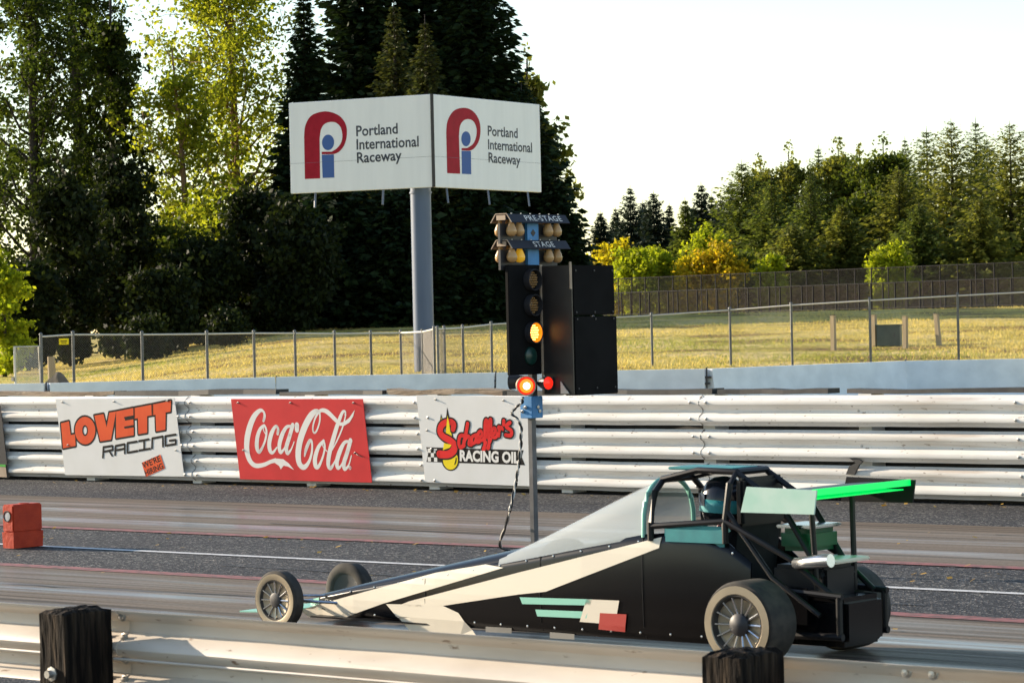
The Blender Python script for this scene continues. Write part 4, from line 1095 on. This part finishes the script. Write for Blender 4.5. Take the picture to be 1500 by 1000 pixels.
g, Z = on_px(1303, 506); ub = thing('utility_box', g, 'dark green metal utility box on the grass behind the fence', 'utility box', None, Matrix.Rotation(R(25), 3, 'Z'))
hh = 30 * Z / F
MB().bbox((0, 0, hh / 2 - .03), (.72, .6, hh), .02).build('cabinet', 'utility_green', ub); MB().bbox((0, 0, hh - .02), (.78, .66, .05), .012).build('lid', 'utility_green', ub)
MB().box((.2, -.305, hh * .5), (.03, .02, .12)).build('handle', 'frame_dark', ub)
g, Z = on_px(85, 556); Z = 66; g = on_terrain(84, 66)
rng = random.Random(5); bm = bmesh.new(); bmesh.ops.create_icosphere(bm, subdivisions=3, radius=1)
for v in bm.verts:
    k = 1 + .12 * math.sin(v.co.x * 5 + 1) * math.cos(v.co.y * 4) + rng.uniform(-.04, .04); v.co = Vector((v.co.x * .36 * k, v.co.y * .3 * k, max(v.co.z, -.2) * .30 * k + .12))
bm.verts.index_update(); rk = MB().add([v.co.copy() for v in bm.verts], [[v.index for v in f.verts] for f in bm.faces]).build('boulder', 'stone', None, True, g + Vector((0, 0, .72)))
bm.free(); rk.location = g + Vector((0, 0, .02)); rk.scale = (1, 1, 2.1)
tag(rk, 'brown boulder beside the gate at the left end of the fence', 'boulder')
g = on_terrain(76, 67.5); st = MB().tube([(0, 0, -.1), (-.02, 0, .6), (-.05, 0, 1.28)], [.11, .10, .09], 9).build('wooden_stub', 'wood_stake', None, True, g)
tag(st, 'short pale wooden post stub behind the boulder at the gate', 'post')

# ------------------------------------------------------------------ billboard on its pole
def billboard():
    Zb = 78.0; c = on_terrain(623, Zb); t = thing('billboard', c, 'tall two sided white raceway billboard in a V on a blue grey pole', 'billboard')
    L = lambda v: Vector(v) - c
    zb, zt = at_depth(634, 274, Zb).z, at_depth(634, 138, Zb).z
    cor = at_depth(635.5, 274, Zb)
    le = at_depth(424.5, 274, Zb + 2.0); re = at_depth(793.5, 274, Zb + 4.6)
    pb = at_depth(621, 500, Zb + .75)
    MB().tube([(pb.x - c.x, pb.y - c.y, -.3), (pb.x - c.x, pb.y - c.y, zb - c.z - .05), (pb.x - c.x, pb.y - c.y, zb - c.z + .6)], .285, 28).build('pole', 'pole_paint', t, True)
    MB().lathe([(.31, 0), (.31, .05)], 'z', (pb.x - c.x, pb.y - c.y, zb - c.z - .14), 28).build('pole_collar', 'pole_paint', t, True)
    for end, s, nm, quad, tx, red, circ, rect in (
        (le, -1, 'left', ((63, 155), (693, 112), (703, 517), (83, 549)), (((370, 297), (552, 284)), ((372, 355), (643, 340)), ((375, 413), (570, 400))),
         [(145, 485), (137, 300), (142, 250), (170, 207), (232, 190), (290, 207), (322, 245), (328, 290), (318, 335), (295, 365), (270, 376), (218, 377), (217, 366), (262, 365), (285, 350), (303, 325), (308, 295), (300, 260), (280, 240), (255, 236), (228, 245), (212, 270), (207, 310), (213, 482)], (245, 325, 27, 34), [(218, 379), (272, 377), (276, 478), (224, 480)]),
        (re, 1, 'right', ((706, 112), (1174, 130), (1188, 520), (722, 518)), (((943, 280), (1076, 284)), ((945, 340), (1142, 345)), ((948, 398), (1090, 403))),
         [(772, 455), (765, 275), (770, 225), (795, 180), (837, 164), (875, 175), (902, 210), (911, 255), (905, 305), (885, 340), (865, 352), (831, 352), (831, 342), (855, 340), (880, 320), (893, 285), (893, 250), (880, 222), (860, 213), (838, 220), (823, 245), (819, 290), (827, 455)], (849, 300, 20, 33), [(831, 354), (871, 353), (874, 455), (834, 455)])):
        a, b = (end, cor) if s < 0 else (cor, end)
        a = Vector((a.x, a.y, 0)); b = Vector((b.x, b.y, 0)); d = b - a; W = d.length - .06; ang = math.atan2(d.y, d.x); mid = (a + b) / 2
        H = zt - zb
        pn = bpy.data.objects.new('face', None)
        M = Matrix.Translation((mid.x - c.x, mid.y - c.y, (zt + zb) / 2 - c.z)) @ Matrix.Rotation(ang, 4, 'Z')
        fr = MB().bbox((0, .06, 0), (W, .14, H), .01).build('board', 'board_white', t); fr.matrix_local = M
        P = Print(fr, W, H, *quad)
        P.y0 = -.0125
        red = [red[0]] + [tuple(k) for k in catmull(red[1:11], 5)] + [red[11], red[12]] + [tuple(k) for k in catmull(red[13:-1], 5)] + [red[-1]]
        P.polys('logo_arch', [red], 'print_crimson')
        P.polys('logo_figure', [[(circ[0] + circ[2] * math.cos(k * math.pi / 16), circ[1] + circ[3] * math.sin(k * math.pi / 16)) for k in range(32)], rect], 'print_blue')
        for (p0, p1), word in zip(tx, ('Portland', 'International', 'Raceway')): P.text('lettering', word, p0, p1, 44, 'print_navy', .018)
        sm = MB().box((0, -.0125, -H * .17), (W - .02, .003, .006)).build('panel_seam', 'pole_paint', fr)
        for u in ((-.33, .15) if s < 0 else (-.38, .0, .38)):
            rd = MB(); rd.tube([(u * W, .05, -H / 2), (u * W, .0, -H / 2 - .42)], .03, 6); rd.build('lamp_bracket', 'pole_paint', fr)
    MB().box((cor.x - c.x, cor.y - c.y, (zt + zb) / 2 - c.z), (.09, .09, zt - zb), Matrix.Rotation(R(40), 3, 'Z')).build('corner_trim', 'frame_dark', t)
billboard()

# ------------------------------------------------------------------ trees
def unit(v): return v / (np.linalg.norm(v, axis=-1, keepdims=True) + 1e-9)
def leaf_quads(C, size, rng, flat=0.0):
    """diamond leaves centred at C with random orientation"""
    N = len(C); n = unit(rng.normal(size=(N, 3)) + np.array([0, 0, flat])); a = unit(np.cross(n, rng.normal(size=(N, 3)))); b = np.cross(n, a)
    s = (size * rng.uniform(.6, 1.3, (N, 1))); a = a * s; b = b * s * .62
    return np.stack([C - a, C - b, C + a, C + b], 1)
def finish_tree(name, base, label, group, trunk, V, leafm, barkm):
    t = thing(name, base, label, 'tree', group)
    trunk.build('trunk', barkm, t, 'all')
    o = link('crown', quads_mesh('crown', V), leafm, t); o['kind'] = 'stuff'
    return t
def broadleaf(px, ytop, Z, width, label, group=None, leafm='leaf_poplar', barkm='bark', seed=0, cb=.15, shape='oval', n=9000, ls=.16, lean=0, tr=.22, nl=26, name='broadleaf_tree', sig=.42, fork=False, zoff=0):
    rng = np.random.RandomState(seed); base = on_terrain(px, Z); base.z -= .05
    H = max(at_depth(px, ytop, Z).z - base.z, 1.2); Rw = width / 2 * Z / F
    rx = np.array([FY, -FX, 0])
    tp = []
    wob = rng.normal(0, .05, 3)
    for k in range(9):
        f = k / 8; off = rx * (lean * f * H) + np.array([math.sin(f * 4 + wob[0] * 30), math.cos(f * 3 + wob[1] * 30), 0]) * .015 * H * f
        tp.append(np.array([0, 0, f * H * .94]) + off)
    tb = MB(); tb.tube(tp, [tr * (1 - .88 * k / 8) + .012 for k in range(9)], 8)
    cl = []
    for i in range(nl):
        f = cb + (1 - cb) * ((i + rng.rand()) / nl) ** .9
        u = (f - cb) / (1 - cb)
        prof_ = {'oval': math.sin(math.pi * min(max(u * .86 + .12, 0), 1)) ** .7, 'column': min(1, u * 5 + .45) * (1 - u ** 4) ** .7 + .08, 'cone': (1 - u) ** .8 + .12, 'round': math.sin(math.pi * (u * .8 + .16)) ** .5}[shape]
        Lb = Rw * prof_ * rng.uniform(.65, 1.1); az = rng.uniform(0, 2 * math.pi) if i % 2 else (rng.choice([0, math.pi]) + rng.normal(0, .7) + math.atan2(-FX, FY) * 0)
        el = rng.uniform(.35, .95) if shape != 'round' else rng.uniform(.0, .8)
        st = np.array([np.interp(f * .92 - .06, np.linspace(0, .94, 9), [p[j] / 1 for p in tp]) for j in range(3)]); st[2] = max((f * .9 - .08) * H, cb * H * .5)
        d = np.array([math.cos(az) * math.cos(el), math.sin(az) * math.cos(el), math.sin(el)])
        hl = Lb / max(math.cos(el), .35); hl = min(hl, H * .35)
        pts = [st + d * hl * k / 4 + np.array([0, 0, .08 * hl * (k / 4) ** 2]) + rng.normal(0, .04 * hl, 3) * (k > 0) for k in range(5)]
        rb = max(tr * .32 * (1 - u * .6), .02)
        tb.tube(pts, [rb * (1 - .8 * k / 4) for k in range(5)], 5)
        for k in range(1, 5):
            for _ in range(2):
                cl.append((pts[k] + rng.normal(0, .16 * Rw, 3) * np.array([1, 1, .8]), .6 + .5 * rng.rand()))
        for _ in range(3):                                     # twigs
            s0 = pts[rng.randint(2, 5)]; e = s0 + unit(rng.normal(size=3) + d * .8) * hl * rng.uniform(.2, .45)
            tb.tube([s0, (s0 + e) / 2 + rng.normal(0, .03 * hl, 3), e], [rb * .3, rb * .22, rb * .1], 4); cl.append((e, .55 + .5 * rng.rand()))
    cl.append((tp[-1], .8)); cl.append((tp[-1] + np.array([0, 0, H * .04]), .5))
    wts = np.array([c[1] for c in cl]) ** 2; wts /= wts.sum(); idx = rng.choice(len(cl), n, p=wts)
    cc = np.array([c[0] for c in cl])[idx]; sg = np.array([c[1] for c in cl])[idx][:, None] * sig * max(.5, Rw / 3.0)
    C = cc + rng.normal(size=(n, 3)) * sg * np.array([1, 1, .75])
    C = C[C[:, 2] > .15]
    return finish_tree(name, base, label, group, tb, leaf_quads(C, ls, rng, .4), leafm, barkm)
def conifer(px, ytop, Z, width, label, group=None, leafm='needle_dark', seed=0, cb=.04, n_w=38, per=11, sp=9, ls=.42, droop=.25, pw=.85, name='conifer_tree', barkm='bark_dark', ragged=.25):
    rng = np.random.RandomState(seed); base = on_terrain(px, Z); base.z -= .05
    H = at_depth(px, ytop, Z).z - base.z; Rw = width / 2 * Z / F
    tb = MB(); tb.tube([(0, 0, 0), (.0, .0, H * .5), (0, 0, H * .985)], [.02 * H, .012 * H, .01], 8)
    Q = []
    up = np.array([0, 0, 1.0])
    for i in range(n_w):
        f = cb + (1 - cb) * (i + rng.uniform(-.3, .3)) / n_w; f = min(max(f, cb), .985); u = (f - cb) / (1 - cb)
        rad = Rw * ((1 - u) ** pw) * (.92 + .08 * math.sin(i * 2.1)) + .03
        k_ = max(5, int(per * (.55 + .45 * (1 - u)))); a0 = rng.rand() * 6.28
        for b in range(k_):
            az = a0 + 2 * math.pi * (b + rng.uniform(-.3, .3)) / k_; L = rad * rng.uniform(1 - ragged, 1 + ragged * .5)
            dr = droop * (1 - u) - .35 * u + rng.normal(0, .06)
            h = np.array([math.cos(az), math.sin(az), 0]); side = np.array([-h[1], h[0], 0])
            t_ = np.linspace(.12, 1.0, max(3, int(sp * (.4 + .6 * L / Rw))))
            P = np.array([0, 0, f * H]) + h * (L * t_)[:, None] + up * (-dr * L * t_ + .22 * L * t_ ** 2 * (1 if u < .9 else 0))[:, None]
            if b % 3 == 0: tb.tube([(0, 0, f * H), tuple(P[len(P) // 2]), tuple(P[-1])], [.02 + .03 * (1 - u), .015, .006], 4)
            for sgn in (-1, 1, 0):
                m_ = len(P); l_ = ls * (.55 + .6 * (1 - t_ * .6)) * rng.uniform(.7, 1.25, m_) * min(1, .25 + .75 * L / (.55 * Rw))
                ang = (sgn * rng.uniform(.5, 1.0, m_))
                d = h * np.cos(ang)[:, None] + side * np.sin(ang)[:, None] + up * (rng.uniform(-.55, .12, m_))[:, None]
                d = unit(d); wv = unit(np.cross(d, up + rng.normal(0, .5, (m_, 3))))
                p0 = P + rng.normal(0, .05, (m_, 3)); e = p0 + d * l_[:, None]; mid = (p0 * .55 + e * .45); w2 = wv * (l_ * .26)[:, None]
                Q.append(np.stack([p0, mid - w2, e, mid + w2], 1))
    tb.tube([(0, 0, H * .95), (0, 0, H * 1.02)], [.05, .012], 5)
    V = np.concatenate(Q)
    return finish_tree(name, base, label, group, tb, V, leafm, barkm)

GL = 'tall trees behind the left fence'
broadleaf(52, -130, 150, 180, 'tall dark cottonwood with leaning trunks at the far left, nearest the picture edge', GL, 'leaf_poplar', 'bark_dark', 1, .12, 'column', 13000, .14, .012, .42, 50, sig=.30)
broadleaf(120, -170, 156, 170, 'tall dark cottonwood second from the left picture edge', GL, 'leaf_poplar', 'bark_dark', 2, .10, 'column', 15000, .14, -.006, .5, 54, sig=.31)
broadleaf(176, -60, 152, 110, 'tall dark cottonwood just left of the bright gap of sky', GL, 'leaf_poplar', 'bark_dark', 3, .10, 'column', 14000, .14, .004, .34, 50, sig=.36)
broadleaf(-12, -90, 158, 140, 'tall dark cottonwood cut by the left picture edge', GL, 'leaf_mid', 'bark_dark', 4, .12, 'column', 8500, .145, .0, .4, 40, sig=.30)
broadleaf(276, 45, 146, 140, 'sunlit yellow green tree with a crooked bare warm brown trunk', GL, 'leaf_gold', 'bark_warm', 5, .30, 'oval', 6500, .135, -.012, .26, 34, sig=.31)
broadleaf(350, -130, 160, 250, 'tall sunlit yellow green tree left of the narrow dark conifer', GL, 'leaf_gold', 'bark_warm', 6, .20, 'oval', 17000, .145, .002, .36, 56, sig=.31)
broadleaf(236, 300, 132, 110, 'low green bushy tree below the crooked sunlit tree', GL, 'leaf_mid', 'bark_dark', 7, .05, 'round', 7000, .135, 0, .14, 28)
broadleaf(322, 270, 142, 150, 'low yellow green bushy tree under the tall yellow green tree', GL, 'leaf_gold', 'bark_dark', 8, .05, 'round', 8000, .14, 0, .14, 28)
broadleaf(6, 360, 110, 70, 'bright lime green bush at the left picture edge', GL, 'leaf_lime', 'bark', 9, .04, 'round', 6000, .11, 0, .08, 22, 'bush')
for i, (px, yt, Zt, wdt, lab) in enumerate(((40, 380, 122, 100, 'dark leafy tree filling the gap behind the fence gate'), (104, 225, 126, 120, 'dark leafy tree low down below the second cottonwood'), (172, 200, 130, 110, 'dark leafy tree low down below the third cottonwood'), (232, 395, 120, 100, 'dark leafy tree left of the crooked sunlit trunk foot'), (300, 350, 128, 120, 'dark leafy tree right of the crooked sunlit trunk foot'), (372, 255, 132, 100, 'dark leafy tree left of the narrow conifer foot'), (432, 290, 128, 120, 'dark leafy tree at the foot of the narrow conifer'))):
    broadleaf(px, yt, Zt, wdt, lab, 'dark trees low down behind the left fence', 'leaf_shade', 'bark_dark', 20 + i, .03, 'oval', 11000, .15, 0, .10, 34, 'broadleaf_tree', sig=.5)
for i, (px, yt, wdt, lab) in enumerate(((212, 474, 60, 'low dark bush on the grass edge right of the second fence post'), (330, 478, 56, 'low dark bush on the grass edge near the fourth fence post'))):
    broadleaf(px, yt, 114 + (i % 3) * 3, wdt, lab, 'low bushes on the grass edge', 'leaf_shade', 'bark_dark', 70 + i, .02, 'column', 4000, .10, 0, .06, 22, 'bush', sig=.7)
GC = 'dark conifers behind the billboard'
conifer(456, -25, 148, 150, 'narrow pointed dark conifer left of the billboard', GC, 'needle_dark', 31, .02, 64, 14, 11, .7)
conifer(548, -190, 152, 270, 'massive dark conifer behind the left half of the billboard', GC, 'needle_dark', 32, .02, 68, 16, 13, .8, pw=.6)
conifer(640, -230, 154, 300, 'massive dark conifer behind the middle of the billboard', GC, 'needle_dark', 33, .02, 68, 16, 13, .8, pw=.6)
conifer(706, -110, 150, 240, 'tall dark conifer behind the right half of the billboard', GC, 'needle_dark', 34, .02, 64, 15, 12, .78, pw=.6)
conifer(588, 5, 138, 190, 'lighter olive conifer top showing above the left board', GC, 'needle_tip', 35, .03, 56, 13, 11, .55)
conifer(633, 30, 136, 170, 'lighter olive conifer top showing above the board joint', GC, 'needle_tip', 36, .03, 54, 13, 11, .55)
conifer(772, 128, 146, 220, 'dark conifer behind the right edge of the billboard', GC, 'needle_dark', 37, .02, 56, 15, 11, .68, pw=.65)
conifer(818, 262, 144, 130, 'lowest dark conifer at the right end of the dark stand', GC, 'needle_dark', 38, .02, 44, 13, 10, .58, pw=.65)
broadleaf(786, 62, 158, 110, 'yellow tipped broadleaf tree peeping out right of the dark conifers', GC, 'leaf_olive', 'bark', 39, .15, 'oval', 7000, .22, 0, .3, 34)
conifer(500, 260, 134, 210, 'dark spreading conifer below the left board', GC, 'needle_dark', 40, .01, 38, 14, 11, .62, pw=.5)
conifer(690, 250, 136, 230, 'dark spreading conifer below the right board', GC, 'needle_dark', 41, .01, 38, 14, 11, .62, pw=.5)
conifer(590, 270, 134, 190, 'dark spreading conifer behind the billboard pole', GC, 'needle_dark', 42, .01, 38, 14, 11, .62, pw=.5)
conifer(400, 280, 136, 170, 'dark spreading conifer left of the billboard under the yellow tree', GC, 'needle_dark', 43, .01, 38, 14, 11, .62, pw=.5)
GR = 'far treeline on the right'
FT = [(906, 306, 266, 50, 'c', 'needle_blue'), (946, 296, 268, 54, 'c', 'needle_blue'), (1020, 304, 266, 50, 'c', 'needle_blue'), (1047, 286, 266, 54, 'c', 'needle_blue'), (1076, 266, 252, 70, 'c', 'needle_blue'), (884, 312, 255, 46, 'c', 'needle_blue'), (928, 274, 262, 62, 'c', 'needle_blue'), (962, 282, 255, 60, 'c', 'needle_blue'), (985, 300, 262, 46, 'c', 'needle_blue'), (1008, 292, 250, 52, 'c', 'needle_mid'), (1032, 270, 258, 56, 'c', 'needle_blue'), (1060, 292, 262, 52, 'c', 'needle_blue'),
      (1092, 238, 240, 100, 'c', 'needle_mid'), (1122, 226, 246, 90, 'b', 'leaf_olive'), (1135, 262, 232, 100, 'c', 'needle_mid'), (1164, 206, 244, 90, 'b', 'leaf_olive'), (1192, 258, 222, 110, 'c', 'needle_mid'), (1205, 216, 250, 90, 'c', 'needle_mid'), (1236, 200, 244, 100, 'b', 'leaf_olive'), (1238, 300, 215, 80, 'c', 'needle_olive'),
      (1268, 208, 250, 90, 'b', 'leaf_olive'), (1298, 190, 240, 100, 'b', 'leaf_mid'), (1275, 262, 222, 90, 'b', 'leaf_mid'), (1332, 204, 246, 96, 'c', 'needle_mid'), (1322, 248, 218, 110, 'c', 'needle_olive'), (1364, 190, 236, 110, 'c', 'needle_mid'), (1400, 178, 226, 140, 'c', 'needle_olive'), (1436, 176, 234, 120, 'c', 'needle_mid'), (1452, 205, 240, 100, 'c', 'needle_mid'), (1486, 182, 214, 150, 'c', 'needle_olive'), (1530, 170, 216, 150, 'c', 'needle_mid'), (1590, 180, 220, 150, 'c', 'needle_mid'), (1165, 330, 214, 90, 'c', 'needle_olive'), (1350, 300, 208, 100, 'c', 'needle_mid'), (1440, 290, 206, 110, 'c', 'needle_olive')]
nc = {'needle_blue': 'bluish dark', 'needle_mid': 'dark green', 'needle_olive': 'olive green', 'leaf_olive': 'olive', 'leaf_mid': 'mid green'}
side = sorted(FT); ordw = ['first', 'second', 'third', 'fourth', 'fifth', 'sixth', 'seventh', 'eighth', 'ninth', 'tenth', 'eleventh', 'twelfth']
cnt = {}
for k, (px, yt, Z, wd, ty, lm) in enumerate(side):
    key = (ty, lm, px > 1500); cnt[key] = cnt.get(key, 0) + 1
    where = 'beyond the right picture edge' if px > 1500 else 'in the far right treeline'
    lab = '%s %s %s from the left %s' % (ordw[cnt[key] - 1], nc[lm], 'conifer' if ty == 'c' else 'broadleaf tree', where)
    if ty == 'c': conifer(px, yt, Z, wd * ((1.75 if px < 1080 else 1.95) + .4 * ((k * 7) % 5) / 5 - .2), lab, GR, lm, 100 + k, .02, 50, 13, 11, .58, pw=.72 + .25 * ((k * 3) % 4) / 4, ragged=.5, droop=.4)
    else: broadleaf(px, yt, Z, wd, lab, GR, lm, 'bark', 100 + k, .10, 'oval', 11000, .19, 0, .25, 36, sig=.42)
for i, (px, yt, Z, wd, lm, lab) in enumerate(((906, 352, 214, 70, 'leaf_yellow', 'golden autumn tree just right of the black light box'), (934, 364, 208, 66, 'leaf_lime', 'yellow green rounded tree second from the light box'), (975, 366, 210, 64, 'leaf_lime', 'lime green rounded tree third from the light box'), (1010, 375, 207, 50, 'leaf_yellow', 'small yellow tree left of the orange tinged tree'),
                                              (1052, 356, 206, 92, 'leaf_autumn', 'wide tree with orange autumn top in the middle of the bright bushes'), (1040, 325, 226, 66, 'leaf_lime', 'taller lime tree peeping out behind the orange tinged tree'), (1082, 372, 212, 70, 'leaf_mid', 'dark green bush right of the orange tinged tree'), (1131, 372, 206, 34, 'leaf_lime', 'small lime bush at the foot of the far conifers'), (1306, 360, 204, 62, 'leaf_lime', 'lone bright lime bush among the far dark conifers'))):
    broadleaf(px, yt, Z, wd, lab, 'bright small trees before the far treeline', lm, 'bark', 200 + i, .05, 'round', 7500, .16, 0, .12, 28, 'small_tree', sig=.55)

# ------------------------------------------------------------------ grass blades on the slope
def grass():
    rng = np.random.RandomState(12); N = 130000
    Z = 66 + (rng.rand(N) ** 1.5) * 85; t_ = rng.uniform(-.2, .21, N); X = t_ * Z
    x = X * FY + Z * FX; y = -X * FX + Z * FY
    z = np.array([terrain(a, b) for a, b in zip(x, y)]) - .03
    h = rng.uniform(.03, .085, N) * (1 + .6 * np.sin(x * .35) * np.cos(y * .3)); az = rng.uniform(0, 6.28, N)
    P = np.stack([x, y, z], 1); s = np.stack([np.cos(az), np.sin(az), np.zeros(N)], 1) * .012; tip = np.stack([rng.normal(0, .05, N), rng.normal(0, .05, N), h], 1)
    V = np.stack([P - s, P + s, P + tip + s * .25, P + tip - s * .25], 1)
    pat = np.sin(x * .21 + 1.3 * np.sin(y * .17)) + np.cos(y * .26 + 1.1 * np.sin(x * .13)) + rng.normal(0, .55, N)
    g = pat > 1.2
    o = link('grass', quads_mesh('grass', V[~g]), 'grass_blade'); tag(o, 'dry golden grass covering the slope behind the fence', 'grass', kind='stuff')
    o = link('green_grass', quads_mesh('green_grass', V[g]), 'grass_green'); tag(o, 'greener patches of short grass within the dry slope', 'grass', kind='stuff')
grass()
